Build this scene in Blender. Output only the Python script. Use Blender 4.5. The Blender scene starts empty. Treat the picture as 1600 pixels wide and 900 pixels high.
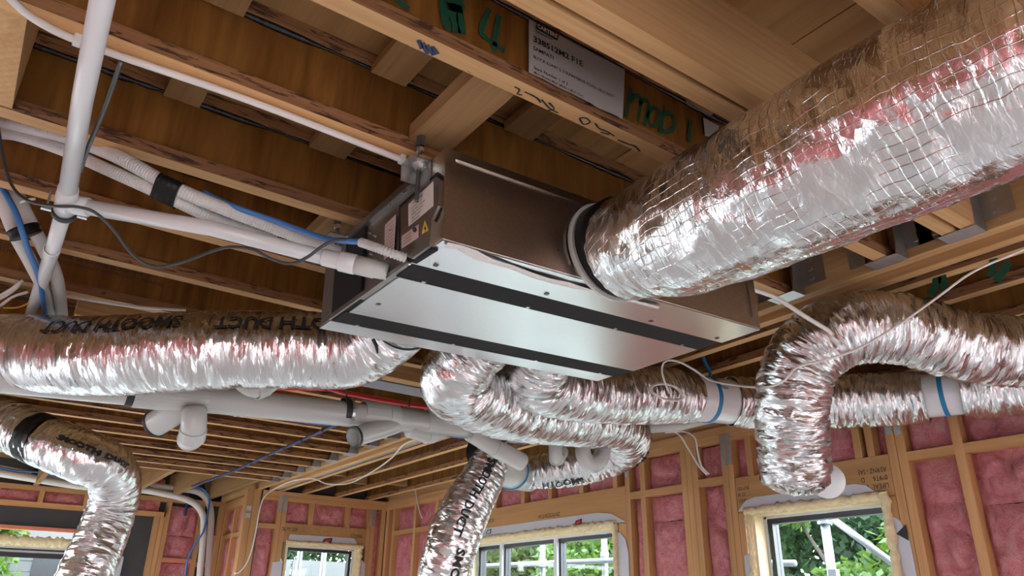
import bpy, bmesh, math, random
from mathutils import Vector, Matrix, noise
random.seed(7)
SC = bpy.context.scene
COL = SC.collection

# ---------------------------------------------------------------- camera
F_PX = 1180.0
def cam_axes(yaw, pit, rol):
    cy, sy, cp, sp = math.cos(yaw), math.sin(yaw), math.cos(pit), math.sin(pit)
    f = Vector((sy*cp, cy*cp, sp)); r = Vector((cy, -sy, 0)); u = r.cross(f)
    cr, sr = math.cos(rol), math.sin(rol)
    return r*cr + u*sr, u*cr - r*sr, f
CAM_POS = Vector((0, 0, 1.6))
AR, AU, AF = cam_axes(math.radians(35.1), math.radians(23.4), math.radians(0.9))
cam_data = bpy.data.cameras.new('camera'); cam = bpy.data.objects.new('camera', cam_data); COL.objects.link(cam)
cam_data.sensor_width = 36.0; cam_data.lens = F_PX/1600*36.0; cam_data.clip_start = 0.02; cam_data.clip_end = 300
m = Matrix((( AR.x, AU.x, -AF.x, CAM_POS.x), (AR.y, AU.y, -AF.y, CAM_POS.y), (AR.z, AU.z, -AF.z, CAM_POS.z), (0, 0, 0, 1)))
cam.matrix_world = m
SC.camera = cam

# ---------------------------------------------------------------- world, exposure
W = bpy.data.worlds.new('overcast_sky'); SC.world = W; W.use_nodes = True
wn = W.node_tree.nodes; wl = W.node_tree.links
bg = wn['Background']
tc = wn.new('ShaderNodeTexCoord'); sep = wn.new('ShaderNodeSeparateXYZ'); rmp = wn.new('ShaderNodeValToRGB')
wl.new(tc.outputs['Generated'], sep.inputs[0]); wl.new(sep.outputs['Z'], rmp.inputs[0]); wl.new(rmp.outputs[0], bg.inputs['Color'])
rmp.color_ramp.elements[0].position = 0.0; rmp.color_ramp.elements[0].color = (0.86, 0.91, 1.0, 1)
rmp.color_ramp.elements[1].position = 0.7; rmp.color_ramp.elements[1].color = (0.72, 0.84, 1.0, 1)
bg.inputs['Strength'].default_value = 5.0
SC.view_settings.view_transform = 'Standard'; SC.view_settings.look = 'None'
SC.view_settings.gamma = 1.0; SC.view_settings.use_curve_mapping = False
SC.view_settings.exposure = 1.95
SC.cycles.max_bounces = 8; SC.cycles.diffuse_bounces = 5; SC.cycles.glossy_bounces = 4
SC.cycles.transparent_max_bounces = 8; SC.cycles.sample_clamp_indirect = 8.0; SC.cycles.caustics_reflective = False; SC.cycles.caustics_refractive = False

# daylight portals in the openings (they emit nothing themselves, they only guide sky sampling)
def portal(name, loc, rot, sx, sy):
    l = bpy.data.lights.new(name, 'AREA'); l.shape = 'RECTANGLE'; l.size = sx; l.size_y = sy; l.cycles.is_portal = True
    o = bpy.data.objects.new(name, l); COL.objects.link(o); o.location = loc; o.rotation_euler = rot
PI2 = math.pi/2
portal('portal_right', (4.05, 2.5, 1.55), (0, PI2, 0), 1.3, 0.9); portal('portal_middle', (4.05, 5.02, 1.1), (0, PI2, 0), 2.3, 1.95)
portal('portal_back', (3.1, 7.85, 1.65), (-PI2, 0, 0), 0.8, 1.2); portal('portal_recess', (0.0, 9.15, 1.1), (-PI2, 0, 0), 2.6, 2.3)
portal('portal_left', (-3.75, 5.9, 1.08), (0, -PI2, 0), 2.2, 3.1)
portal('portal_front', (-1.75, -3.75, 1.08), (PI2, 0, 0), 3.2, 2.2)
portal('portal_right_rear', (3.95, -1.9, 1.08), (0, PI2, 0), 2.2, 2.5)

# ---------------------------------------------------------------- pixel of the 1600x900 photo -> a point at a real place
def C(px, py, x=None, y=None, z=None, d=None):
    v = AR*((px-800)/F_PX) + AU*((450-py)/F_PX) + AF
    if x is not None: t = x/v.x
    elif y is not None: t = y/v.y
    elif z is not None: t = (z-CAM_POS.z)/v.z
    else: t = d
    return CAM_POS + v*t

# ---------------------------------------------------------------- materials
MATS = {}
def new_mat(name):
    mt = bpy.data.materials.new(name); mt.use_nodes = True
    nt = mt.node_tree; MATS[name] = mt
    return mt, nt, nt.nodes['Principled BSDF']
def nd(nt, t, **kw):
    n = nt.nodes.new(t)
    for k, v in kw.items():
        if k.startswith('i_'): n.inputs[k[2:].replace('_', ' ')].default_value = v
        else: setattr(n, k, v)
    return n
def ramp(nt, src, stops):
    r = nt.nodes.new('ShaderNodeValToRGB'); e = r.color_ramp.elements
    while len(e) < len(stops): e.new(0.5)
    for q, (p, c) in zip(e, stops):
        q.position = p; q.color = (*c, 1) if len(c) == 3 else c
    nt.links.new(src, r.inputs[0]); return r.outputs[0]
def mapped(nt, src, scale, loc=(0, 0, 0)):
    mp = nd(nt, 'ShaderNodeMapping'); mp.inputs['Scale'].default_value = scale; mp.inputs['Location'].default_value = loc
    nt.links.new(src, mp.inputs[0]); return mp.outputs[0]
def tnoise(nt, vec, scale=1.0, detail=4, rough=0.55, dist=0.0):
    n = nd(nt, 'ShaderNodeTexNoise'); n.inputs['Scale'].default_value = scale; n.inputs['Detail'].default_value = detail
    n.inputs['Roughness'].default_value = rough; n.inputs['Distortion'].default_value = dist
    nt.links.new(vec, n.inputs['Vector']); return n.outputs['Fac']
def mix(nt, fac, a, b, mode='MIX'):
    x = nd(nt, 'ShaderNodeMix', data_type='RGBA', blend_type=mode)
    for s, k in ((fac, 0), (a, 6), (b, 7)):
        if hasattr(s, 'is_output'): nt.links.new(s, x.inputs[k])
        elif isinstance(s, tuple): x.inputs[k].default_value = (*s, 1)
        else: x.inputs[k].default_value = s
    return x.outputs[2]
def math_(nt, op, a, b=0.0):
    x = nd(nt, 'ShaderNodeMath', operation=op)
    for s, k in ((a, 0), (b, 1)):
        if hasattr(s, 'is_output'): nt.links.new(s, x.inputs[k])
        else: x.inputs[k].default_value = s
    return x.outputs[0]
def bump(nt, bsdf, h, strength, dist):
    b = nd(nt, 'ShaderNodeBump'); b.inputs['Strength'].default_value = strength; b.inputs['Distance'].default_value = dist
    nt.links.new(h, b.inputs['Height']); nt.links.new(b.outputs[0], bsdf.inputs['Normal'])
def world_pos(nt):
    g = nd(nt, 'ShaderNodeNewGeometry'); return g.outputs['Position']

def wood(name, c1, c2, axis, streak=(0.10, 0.05, 0.02), fine=55.0, along=1.6, rough=0.62, knots=0.0, glue=0.0, lam=0.0):
    mt, nt, b = new_mat(name)
    pos = world_pos(nt)
    oi = nd(nt, 'ShaderNodeObjectInfo')
    off = nd(nt, 'ShaderNodeVectorMath', operation='ADD')
    sc3 = nd(nt, 'ShaderNodeVectorMath', operation='SCALE'); sc3.inputs['Scale'].default_value = 7.0
    cx = nd(nt, 'ShaderNodeCombineXYZ')
    for k in range(3): nt.links.new(oi.outputs['Random'], cx.inputs[k])
    nt.links.new(cx.outputs[0], sc3.inputs[0]); nt.links.new(pos, off.inputs[0]); nt.links.new(sc3.outputs[0], off.inputs[1])
    p = off.outputs[0]
    s = [fine, fine, fine]; s['xyz'.index(axis)] = along
    s2 = [7.0, 7.0, 7.0]; s2['xyz'.index(axis)] = 0.7
    g1 = tnoise(nt, mapped(nt, p, s), 1.0, 5, 0.6, 0.4)
    g2 = tnoise(nt, mapped(nt, p, s2), 1.0, 3, 0.5, 0.6)
    col = mix(nt, ramp(nt, g1, [(0.3, (0, 0, 0)), (0.7, (1, 1, 1))]), c1, c2)
    col = mix(nt, ramp(nt, g2, [(0.45, (0, 0, 0)), (0.8, (0.55, 0.55, 0.55))]), col, streak)
    tint = mix(nt, oi.outputs['Random'], (0.86, 0.86, 0.84), (1.08, 1.05, 1.0))
    col = mix(nt, 1.0, col, tint, 'MULTIPLY')
    if lam:
        wv = nd(nt, 'ShaderNodeTexWave', wave_type='BANDS', bands_direction='DIAGONAL'); wv.inputs['Scale'].default_value = lam
        wv.inputs['Distortion'].default_value = 1.2; wv.inputs['Detail'].default_value = 2
        s3 = [1.0, 1.0, 1.0]; s3['xyz'.index(axis)] = 0.02
        nt.links.new(mapped(nt, p, s3), wv.inputs['Vector'])
        col = mix(nt, math_(nt, 'MULTIPLY', wv.outputs['Fac'], 0.16), col, streak)
    if knots:
        vo = nd(nt, 'ShaderNodeTexVoronoi'); vo.inputs['Scale'].default_value = knots
        s4 = [1.0, 1.0, 1.0]; s4['xyz'.index(axis)] = 0.45
        nt.links.new(mapped(nt, p, s4), vo.inputs['Vector'])
        col = mix(nt, ramp(nt, vo.outputs['Distance'], [(0.03, (0.85, 0.85, 0.85)), (0.085, (0, 0, 0))]), col, (0.10, 0.045, 0.02))
    if glue:
        n3 = tnoise(nt, mapped(nt, p, (9, 60, 60) if axis == 'x' else (60, 9, 60)), 1.0, 5, 0.65, 0.8)
        col = mix(nt, ramp(nt, n3, [(glue, (0, 0, 0)), (glue+0.06, (0.9, 0.9, 0.9))]), col, (0.045, 0.02, 0.014))
    nt.links.new(col, b.inputs['Base Color']); b.inputs['Roughness'].default_value = rough
    b.inputs['Specular IOR Level'].default_value = 0.3
    bump(nt, b, g1, 0.25, 0.002)
    return mt
def plain(name, c, rough=0.5, metal=0.0, var=0.0, scale=20.0, bumpd=0.0, spec=0.5):
    mt, nt, b = new_mat(name)
    b.inputs['Roughness'].default_value = rough; b.inputs['Metallic'].default_value = metal; b.inputs['Specular IOR Level'].default_value = spec
    if var or bumpd:
        n = tnoise(nt, world_pos(nt), scale, 4)
        col = mix(nt, n, tuple(v*(1-var) for v in c), tuple(min(1, v*(1+var)) for v in c))
        nt.links.new(col, b.inputs['Base Color'])
        if bumpd: bump(nt, b, n, 0.6, bumpd)
    else: b.inputs['Base Color'].default_value = (*c, 1)
    return mt

for ax in 'xyz':
    wood('lvl_'+ax, (0.58, 0.33, 0.14), (0.70, 0.45, 0.22), ax, (0.34, 0.16, 0.055), fine=80, lam=26.0)
    wood('pine_'+ax, (0.50, 0.26, 0.105), (0.62, 0.35, 0.16), ax, (0.33, 0.15, 0.055), fine=60, knots=2.6)
    wood('blocking_'+ax, (0.29, 0.165, 0.068), (0.40, 0.245, 0.115), ax, (0.17, 0.08, 0.03), fine=60, knots=3.0)
wood('web_ply', (0.135, 0.048, 0.008), (0.31, 0.138, 0.032), 'z', (0.08, 0.026, 0.005), fine=22, along=2.2, rough=0.5, knots=1.1)
wood('web_ply_long', (0.31, 0.125, 0.026), (0.40, 0.18, 0.045), 'y', (0.17, 0.06, 0.013), fine=14, along=1.5, rough=0.5, knots=1.3)
wood('flange_x', (0.25, 0.115, 0.05), (0.39, 0.20, 0.095), 'x', (0.15, 0.06, 0.028), fine=90, glue=0.535)  # flange sides: shade worked into these browns, glue blotches on top
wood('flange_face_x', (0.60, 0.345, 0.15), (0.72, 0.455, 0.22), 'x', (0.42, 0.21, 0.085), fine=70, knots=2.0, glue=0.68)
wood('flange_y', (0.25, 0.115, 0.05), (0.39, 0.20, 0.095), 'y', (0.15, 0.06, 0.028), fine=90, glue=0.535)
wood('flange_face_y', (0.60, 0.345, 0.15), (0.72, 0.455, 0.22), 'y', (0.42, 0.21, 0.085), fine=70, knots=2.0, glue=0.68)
wood('ply_sheet', (0.31, 0.175, 0.066), (0.46, 0.275, 0.115), 'y', (0.19, 0.09, 0.03), fine=24, along=1.2, knots=1.4)
wood('lintel_wood', (0.42, 0.22, 0.085), (0.52, 0.29, 0.12), 'y', (0.30, 0.14, 0.05), fine=30, knots=1.8)
wood('liner_wood', (0.78, 0.66, 0.42), (0.86, 0.75, 0.52), 'z', (0.62, 0.45, 0.22), fine=50)
wood('red_timber', (0.60, 0.20, 0.12), (0.70, 0.28, 0.18), 'x', (0.45, 0.15, 0.08), fine=50)
plain('glue_black', (0.012, 0.008, 0.007), 0.22, bumpd=0.004, var=0.5, scale=120)
plain('pvc_white', (0.74, 0.76, 0.76), 0.20)
plain('pvc_grey', (0.56, 0.575, 0.545), 0.26)
plain('corr_white', (0.64, 0.64, 0.61), 0.45)
plain('insul_white', (0.70, 0.67, 0.62), 0.55, var=0.06, scale=30)
plain('cable_white', (0.78, 0.74, 0.70), 0.4)
plain('cable_grey', (0.05, 0.055, 0.06), 0.4)
plain('cable_blue', (0.05, 0.19, 0.48), 0.4)
plain('cable_dark_blue', (0.01, 0.028, 0.12), 0.5)
plain('pipe_red', (0.62, 0.03, 0.03), 0.35)
plain('pipe_blue', (0.02, 0.09, 0.36), 0.35)
plain('tie_blue', (0.02, 0.21, 0.42), 0.45)
plain('tape_black', (0.008, 0.008, 0.009), 0.45, bumpd=0.003, scale=60, spec=0.3)
plain('rubber_black', (0.02, 0.02, 0.02), 0.5)
plain('ac_black', (0.016, 0.015, 0.014), 0.75, spec=0.2)
plain('ac_dark', (0.10, 0.085, 0.075), 0.45, metal=0.4)
plain('screw_steel', (0.75, 0.74, 0.72), 0.3, metal=1.0)
plain('zinc', (0.55, 0.56, 0.57), 0.35, metal=0.9, var=0.2, scale=40)
plain('steel_dark', (0.16, 0.17, 0.17), 0.4, metal=0.8, var=0.25, scale=60)
plain('steel_beam', (0.30, 0.31, 0.33), 0.5, metal=0.6, var=0.25, scale=6)
plain('hanger_steel', (0.46, 0.46, 0.45), 0.35, metal=0.85, var=0.2, scale=30)
plain('paper', (0.44, 0.415, 0.39), 0.7)
plain('label_pink', (0.62, 0.48, 0.44), 0.6)
plain('label_white', (0.68, 0.63, 0.58), 0.55)
plain('label_yellow', (0.75, 0.52, 0.05), 0.5)
plain('ink', (0.015, 0.013, 0.013), 0.7)
plain('ink_red', (0.45, 0.02, 0.03), 0.6)
plain('ink_green', (0.006, 0.075, 0.038), 0.7)
plain('ink_blue', (0.03, 0.045, 0.10), 0.6)
plain('torn_tape', (0.80, 0.77, 0.74), 0.5, bumpd=0.004, scale=90, var=0.08)
plain('wrap_board', (0.045, 0.047, 0.050), 0.6, var=0.2, scale=5)
plain('wrap_tape', (0.52, 0.52, 0.55), 0.5, var=0.06, scale=8)
plain('alu_black', (0.015, 0.015, 0.016), 0.35)
plain('alu_grey', (0.55, 0.58, 0.62), 0.4)
plain('foam', (0.74, 0.61, 0.36), 0.75, var=0.25, scale=40, bumpd=0.01)
plain('scaffold_steel', (0.30, 0.31, 0.33), 0.42, metal=0.5, var=0.12, scale=15)
plain('bark', (0.05, 0.036, 0.028), 0.9, var=0.35, scale=14, bumpd=0.02)
plain('yard_ground', (0.16, 0.155, 0.13), 0.9, var=0.25, scale=1.2)
plain('fence_pale', (0.115, 0.112, 0.105), 0.7, var=0.1, scale=3)
plain('timber_yellow', (0.15, 0.105, 0.035), 0.7, var=0.1, scale=6)
plain('house_wall', (0.10, 0.10, 0.095), 0.7, var=0.05, scale=3)
plain('tarp_blue', (0.04, 0.12, 0.22), 0.6)

def concrete():
    mt, nt, b = new_mat('concrete'); p = world_pos(nt)
    n = tnoise(nt, p, 1.4, 6, 0.6); n2 = tnoise(nt, p, 30, 4)
    col = mix(nt, n, (0.64, 0.62, 0.59), (0.76, 0.74, 0.71)); col = mix(nt, math_(nt, 'MULTIPLY', n2, 0.2), col, (0.5, 0.48, 0.46))
    nt.links.new(col, b.inputs['Base Color']); b.inputs['Roughness'].default_value = 0.6; bump(nt, b, n2, 0.2, 0.002)
concrete()
def batt_mat():
    mt, nt, b = new_mat('pink_batt'); p = world_pos(nt)
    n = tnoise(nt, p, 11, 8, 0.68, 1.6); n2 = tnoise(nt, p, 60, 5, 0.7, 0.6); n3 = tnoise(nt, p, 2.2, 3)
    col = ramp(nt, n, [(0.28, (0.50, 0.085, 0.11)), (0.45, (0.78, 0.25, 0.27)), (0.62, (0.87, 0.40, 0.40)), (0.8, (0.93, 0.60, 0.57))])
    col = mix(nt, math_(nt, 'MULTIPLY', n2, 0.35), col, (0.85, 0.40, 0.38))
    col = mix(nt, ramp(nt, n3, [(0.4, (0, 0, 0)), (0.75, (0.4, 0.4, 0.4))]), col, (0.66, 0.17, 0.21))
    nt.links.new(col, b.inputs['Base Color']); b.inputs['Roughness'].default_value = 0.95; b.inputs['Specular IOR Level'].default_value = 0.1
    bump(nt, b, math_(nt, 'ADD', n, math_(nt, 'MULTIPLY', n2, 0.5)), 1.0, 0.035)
batt_mat()
def galv(name, base, rough, spangle=60.0, amt=0.25, bmp=0.0):
    mt, nt, b = new_mat(name)
    tcn = nd(nt, 'ShaderNodeTexCoord')
    vo = nd(nt, 'ShaderNodeTexVoronoi'); vo.inputs['Scale'].default_value = spangle; nt.links.new(tcn.outputs['Object'], vo.inputs['Vector'])
    n = tnoise(nt, tcn.outputs['Object'], 5.0, 4)
    hs = nd(nt, 'ShaderNodeSeparateColor'); nt.links.new(vo.outputs['Color'], hs.inputs[0])
    f = math_(nt, 'ADD', math_(nt, 'MULTIPLY', hs.outputs[0], amt), math_(nt, 'MULTIPLY', n, amt))
    col = mix(nt, f, tuple(v*0.72 for v in base), base)
    nt.links.new(col, b.inputs['Base Color']); b.inputs['Metallic'].default_value = 1.0
    rr = math_(nt, 'ADD', math_(nt, 'MULTIPLY', n, 0.16), rough-0.08); nt.links.new(rr, b.inputs['Roughness'])
    if bmp: bump(nt, b, hs.outputs[1], 0.3, bmp)
galv('galv_bright', (0.95, 0.96, 0.95), 0.30, 90, 0.05)  # same steel as the plenum; bright reflection underneath put into a lighter base
galv('galv_plenum', (0.64, 0.57, 0.49), 0.30, 150, 0.35, 0.0006)  # brown reflection of the timber tinted into the base colour
galv('galv_case', (0.42, 0.39, 0.36), 0.42, 40, 0.2)

def foil(name, fu, fv, strength, dist, grid=0.0, rough=0.2, tone=0.76, tilt=1.6):
    """crumpled foil: u runs along the duct, v around it, both in metres; flat facets tilted at random plus fine creases"""
    mt, nt, b = new_mat(name)
    uv = nd(nt, 'ShaderNodeUVMap').outputs[0]
    n0 = nd(nt, 'ShaderNodeTexNoise'); n0.inputs['Scale'].default_value = 11; nt.links.new(uv, n0.inputs['Vector'])
    wob = nd(nt, 'ShaderNodeVectorMath', operation='MULTIPLY_ADD'); wob.inputs[1].default_value = (0.022, 0.035, 0)
    nt.links.new(n0.outputs['Color'], wob.inputs[0]); nt.links.new(uv, wob.inputs[2])
    h = None
    for k, wgt in ((1.0, 1.0), (2.3, 0.45)):
        p = mapped(nt, wob.outputs[0], (fu*k, fv*k, 1), (3.1*k, 1.7*k, 0))
        vo = nd(nt, 'ShaderNodeTexVoronoi', voronoi_dimensions='2D'); vo.inputs['Scale'].default_value = 1.0; nt.links.new(p, vo.inputs['Vector'])
        df = nd(nt, 'ShaderNodeVectorMath', operation='SUBTRACT'); nt.links.new(p, df.inputs[0]); nt.links.new(vo.outputs['Position'], df.inputs[1])
        cc = nd(nt, 'ShaderNodeVectorMath', operation='SUBTRACT'); nt.links.new(vo.outputs['Color'], cc.inputs[0]); cc.inputs[1].default_value = (0.5, 0.5, 0.5)
        dt = nd(nt, 'ShaderNodeVectorMath', operation='DOT_PRODUCT'); nt.links.new(df.outputs[0], dt.inputs[0]); nt.links.new(cc.outputs[0], dt.inputs[1])
        q = math_(nt, 'MULTIPLY', dt.outputs['Value'], tilt*wgt/k*1.4)
        h = q if h is None else math_(nt, 'ADD', h, q)
    n1 = tnoise(nt, mapped(nt, uv, (fu*1.5, fv*1.5, 1)), 1.0, 4, 0.6, 1.0)
    h = math_(nt, 'ADD', h, math_(nt, 'MULTIPLY', n1, 0.5))
    if grid:
        sx = nd(nt, 'ShaderNodeSeparateXYZ'); nt.links.new(wob.outputs[0], sx.inputs[0])
        ln = None
        for k in (0, 1):
            q = math_(nt, 'ABSOLUTE', math_(nt, 'SUBTRACT', math_(nt, 'FRACT', math_(nt, 'DIVIDE', sx.outputs[k], grid)), 0.5))
            l = ramp(nt, q, [(0.43, (0, 0, 0)), (0.49, (1, 1, 1))])
            ln = l if ln is None else math_(nt, 'MAXIMUM', ln, l)
        msk = ramp(nt, tnoise(nt, uv, 6.0, 3), [(0.42, (0.1, 0.1, 0.1)), (0.6, (1, 1, 1))])
        h = math_(nt, 'ADD', h, math_(nt, 'MULTIPLY', math_(nt, 'MULTIPLY', ln, msk), 0.22))
    b.inputs['Base Color'].default_value = (tone, tone*0.99, tone*0.98, 1); b.inputs['Metallic'].default_value = 1.0; b.inputs['Roughness'].default_value = rough
    bump(nt, b, h, strength, dist)
foil('foil_scrim', 42, 17, 0.85, 0.0055, grid=0.0225, rough=0.13, tilt=1.3)
foil('foil_pleat', 105, 17, 0.95, 0.006, rough=0.13)
foil('foil_smooth', 80, 15, 0.85, 0.005, rough=0.14)
def glass():
    mt = bpy.data.materials.new('pane_glass'); mt.use_nodes = True; MATS['pane_glass'] = mt
    nt = mt.node_tree; nt.nodes.clear()
    o = nt.nodes.new('ShaderNodeOutputMaterial'); t = nt.nodes.new('ShaderNodeBsdfTransparent'); g = nt.nodes.new('ShaderNodeBsdfGlossy'); mx = nt.nodes.new('ShaderNodeMixShader')
    t.inputs[0].default_value = (0.93, 0.96, 0.95, 1); g.inputs['Roughness'].default_value = 0.02
    lw = nt.nodes.new('ShaderNodeLayerWeight'); pw = math_(nt, 'ADD', math_(nt, 'MULTIPLY', math_(nt, 'POWER', lw.outputs['Facing'], 5.0), 0.6), 0.02)
    nt.links.new(pw, mx.inputs[0]); nt.links.new(t.outputs[0], mx.inputs[1]); nt.links.new(g.outputs[0], mx.inputs[2]); nt.links.new(mx.outputs[0], o.inputs[0])
glass()
def leaf_mat(name, c1, c2):
    mt, nt, b = new_mat(name)
    n = tnoise(nt, world_pos(nt), 3.0, 4)
    nt.links.new(mix(nt, ramp(nt, n, [(0.35, (0, 0, 0)), (0.65, (1, 1, 1))]), c1, c2), b.inputs['Base Color']); b.inputs['Roughness'].default_value = 0.5
    tr = nd(nt, 'ShaderNodeBsdfTranslucent'); tr.inputs[0].default_value = (c2[0]*1.2, c2[1]*1.2, c2[2], 1)
    mx = nd(nt, 'ShaderNodeMixShader'); mx.inputs[0].default_value = 0.4
    out = nt.nodes['Material Output']
    nt.links.new(b.outputs[0], mx.inputs[1]); nt.links.new(tr.outputs[0], mx.inputs[2]); nt.links.new(mx.outputs[0], out.inputs[0])
leaf_mat('leaf_fresh', (0.035, 0.085, 0.012), (0.10, 0.17, 0.025))
leaf_mat('leaf_olive', (0.03, 0.055, 0.012), (0.10, 0.13, 0.035))
leaf_mat('leaf_dark', (0.010, 0.035, 0.012), (0.035, 0.085, 0.025))

# ---------------------------------------------------------------- mesh helpers
class MB:
    def __init__(s): s.v = []; s.f = []; s.uv = None
    def box(s, x0, x1, y0, y1, z0, z1, bev=0.0):
        if bev:
            bm = bmesh.new()
            bmesh.ops.create_cube(bm, size=1.0)
            for q in bm.verts: q.co = Vector(((x0+x1)/2+q.co.x*(x1-x0), (y0+y1)/2+q.co.y*(y1-y0), (z0+z1)/2+q.co.z*(z1-z0)))
            bmesh.ops.bevel(bm, geom=bm.edges[:], offset=bev, segments=2, affect='EDGES', profile=0.6)
            s.add_bm(bm); return s
        b = len(s.v)
        s.v += [(x, y, z) for z in (z0, z1) for y in (y0, y1) for x in (x0, x1)]
        s.f += [tuple(b+i for i in q) for q in ((0, 2, 3, 1), (4, 5, 7, 6), (0, 1, 5, 4), (2, 6, 7, 3), (0, 4, 6, 2), (1, 3, 7, 5))]
        return s
    def add_bm(s, bm):
        b = len(s.v); bm.verts.index_update(); bm.verts.ensure_lookup_table()
        s.v += [tuple(q.co) for q in bm.verts]; s.f += [tuple(b+q.index for q in f.verts) for f in bm.faces]; bm.free()
    def quadstrip(s, A, B):
        b = len(s.v); n = len(A); s.v += [tuple(p) for p in A]+[tuple(p) for p in B]
        s.f += [(b+i, b+i+1, b+n+i+1, b+n+i) for i in range(n-1)]
    def poly_prism(s, pts, off):
        """planar outline pushed along off"""
        b = len(s.v); n = len(pts); off = Vector(off)
        s.v += [tuple(p) for p in pts]+[tuple(Vector(p)+off) for p in pts]
        s.f += [tuple(range(b, b+n)), tuple(range(b+2*n-1, b+n-1, -1))]+[(b+(i+1) % n, b+i, b+n+i, b+n+(i+1) % n) for i in range(n)]
    def tube(s, pts, r, seg=12, caps=True, closed=False):
        pts = [Vector(p) for p in pts]; n = len(pts)
        rr = r if isinstance(r, (list, tuple)) else [r]*n
        fr = frames(pts); b = len(s.v)
        for i, p in enumerate(pts):
            _, e1, e2 = fr[i]
            s.v += [tuple(p+(e1*math.cos(a)+e2*math.sin(a))*rr[i]) for a in (2*math.pi*k/seg for k in range(seg))]
        for i in range(n-1):
            for k in range(seg):
                k2 = (k+1) % seg; s.f.append((b+i*seg+k, b+i*seg+k2, b+(i+1)*seg+k2, b+(i+1)*seg+k))
        if caps: s.f += [tuple(b+k for k in reversed(range(seg))), tuple(b+(n-1)*seg+k for k in range(seg))]
        return s
def frames(pts):
    n = len(pts); out = []
    up = Vector((0, 0, 1))
    for i in range(n):
        t = (pts[min(i+1, n-1)]-pts[max(i-1, 0)])
        if t.length < 1e-9: t = Vector((1, 0, 0))
        t.normalize()
        if i == 0:
            u = up if abs(t.z) < 0.9 else Vector((-1, 0, 0))
            e1 = (u-t*u.dot(t)).normalized()
        else:
            e1 = (e1-t*e1.dot(t))
            if e1.length < 1e-6: e1 = t.orthogonal()
            e1.normalize()
        out.append((t, e1, t.cross(e1)))
    return out
def spline(pts, ds, vals=None):
    """Catmull-Rom through pts, resampled every ds; vals interpolate along"""
    pts = [Vector(p) for p in pts]; n = len(pts)
    if vals is None: vals = [0.0]*n
    P = [pts[0]*2-pts[1]]+pts+[pts[-1]*2-pts[-2]]
    raw = []; rv = []
    for i in range(n-1):
        p0, p1, p2, p3 = P[i:i+4]
        for k in range(24):
            t = k/24
            raw.append(0.5*((p1*2)+(p2-p0)*t+(p0*2-p1*5+p2*4-p3)*t*t+(p1*3-p0-p2*3+p3)*t**3))
            rv.append(vals[i]*(1-t)+vals[i+1]*t)
    raw.append(pts[-1]); rv.append(vals[-1])
    L = [0.0]
    for a, b in zip(raw, raw[1:]): L.append(L[-1]+(b-a).length)
    m = max(2, int(L[-1]/ds)+1); out = []; ov = []; S = []; j = 0
    for i in range(m):
        s = L[-1]*i/(m-1)
        while j < len(L)-2 and L[j+1] < s: j += 1
        t = (s-L[j])/max(1e-9, L[j+1]-L[j])
        out.append(raw[j].lerp(raw[j+1], t)); ov.append(rv[j]*(1-t)+rv[j+1]*t); S.append(s)
    return out, ov, S
def mesh_obj(name, verts, faces, mat, parent=None, smooth=False, recentre=True, uvs=None):
    me = bpy.data.meshes.new(name)
    c = Vector((0, 0, 0))
    if recentre and verts:
        xs, ys, zs = zip(*[tuple(v) for v in verts]); c = Vector(((min(xs)+max(xs))/2, (min(ys)+max(ys))/2, min(zs)))
        verts = [(v[0]-c.x, v[1]-c.y, v[2]-c.z) for v in verts]
    me.from_pydata(verts, [], faces)
    if uvs:
        ul = me.uv_layers.new(name='UVMap')
        for lp in me.loops: ul.data[lp.index].uv = uvs[lp.vertex_index]
    if isinstance(mat, (list, tuple)):
        for q in mat: me.materials.append(MATS[q])
    else: me.materials.append(MATS[mat])
    if smooth: me.polygons.foreach_set('use_smooth', [True]*len(me.polygons))
    me.update()
    o = bpy.data.objects.new(name, me); COL.objects.link(o)
    attach(o, parent, c); return o
WORLD_LOC = {}
def attach(o, parent, c):
    base = Vector((0, 0, 0))
    p = parent
    while p is not None: base += p.location; p = p.parent
    o.parent = parent; o.location = c-base
def build(mb, name, mat, parent=None, smooth=False): return mesh_obj(name, mb.v, mb.f, mat, parent, smooth)
def empty(name, loc=(0, 0, 0), parent=None):
    o = bpy.data.objects.new(name, None); o.empty_display_size = 0.1; COL.objects.link(o)
    attach(o, parent, Vector(loc)); return o
def tag(o, label, cat, group=None):
    o['label'] = label; o['category'] = cat
    if group: o['group'] = group
    return o
def struct(o): o['kind'] = 'structure'; return o
def box(name, parent, mat, x0, x1, y0, y1, z0, z1, bev=0.0): return build(MB().box(x0, x1, y0, y1, z0, z1, bev), name, mat, parent)
def pipe(name, pts, r, mat, parent=None, ds=0.02, seg=14, smooth_path=True):
    q = spline(pts, ds)[0] if smooth_path else [Vector(p) for p in pts]
    return build(MB().tube(q, r, seg), name, mat, parent, True)
def ring(name, c, axis, r, w, mat, parent, thick=0.004, seg=24):
    a = Vector(axis).normalized(); c = Vector(c)
    pts = [c-a*w/2, c-a*w/2, c+a*w/2, c+a*w/2]
    return build(MB().tube([c-a*w/2, c-a*(w/2-0.001), c+a*(w/2-0.001), c+a*w/2], [r, r+thick, r+thick, r], seg, False), name, mat, parent, False)
def text2d(body, size, res=3, bold=0.0):
    cu = bpy.data.curves.new('t', 'FONT'); cu.body = body; cu.size = size; cu.resolution_u = res; cu.offset = bold
    o = bpy.data.objects.new('t', cu); COL.objects.link(o)
    dg = bpy.context.evaluated_depsgraph_get(); me = bpy.data.meshes.new_from_object(o.evaluated_get(dg))
    v = [(p.co.x, p.co.y) for p in me.vertices]; f = [tuple(p.vertices) for p in me.polygons]
    bpy.data.objects.remove(o); bpy.data.curves.remove(cu); bpy.data.meshes.remove(me)
    return v, f
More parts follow.
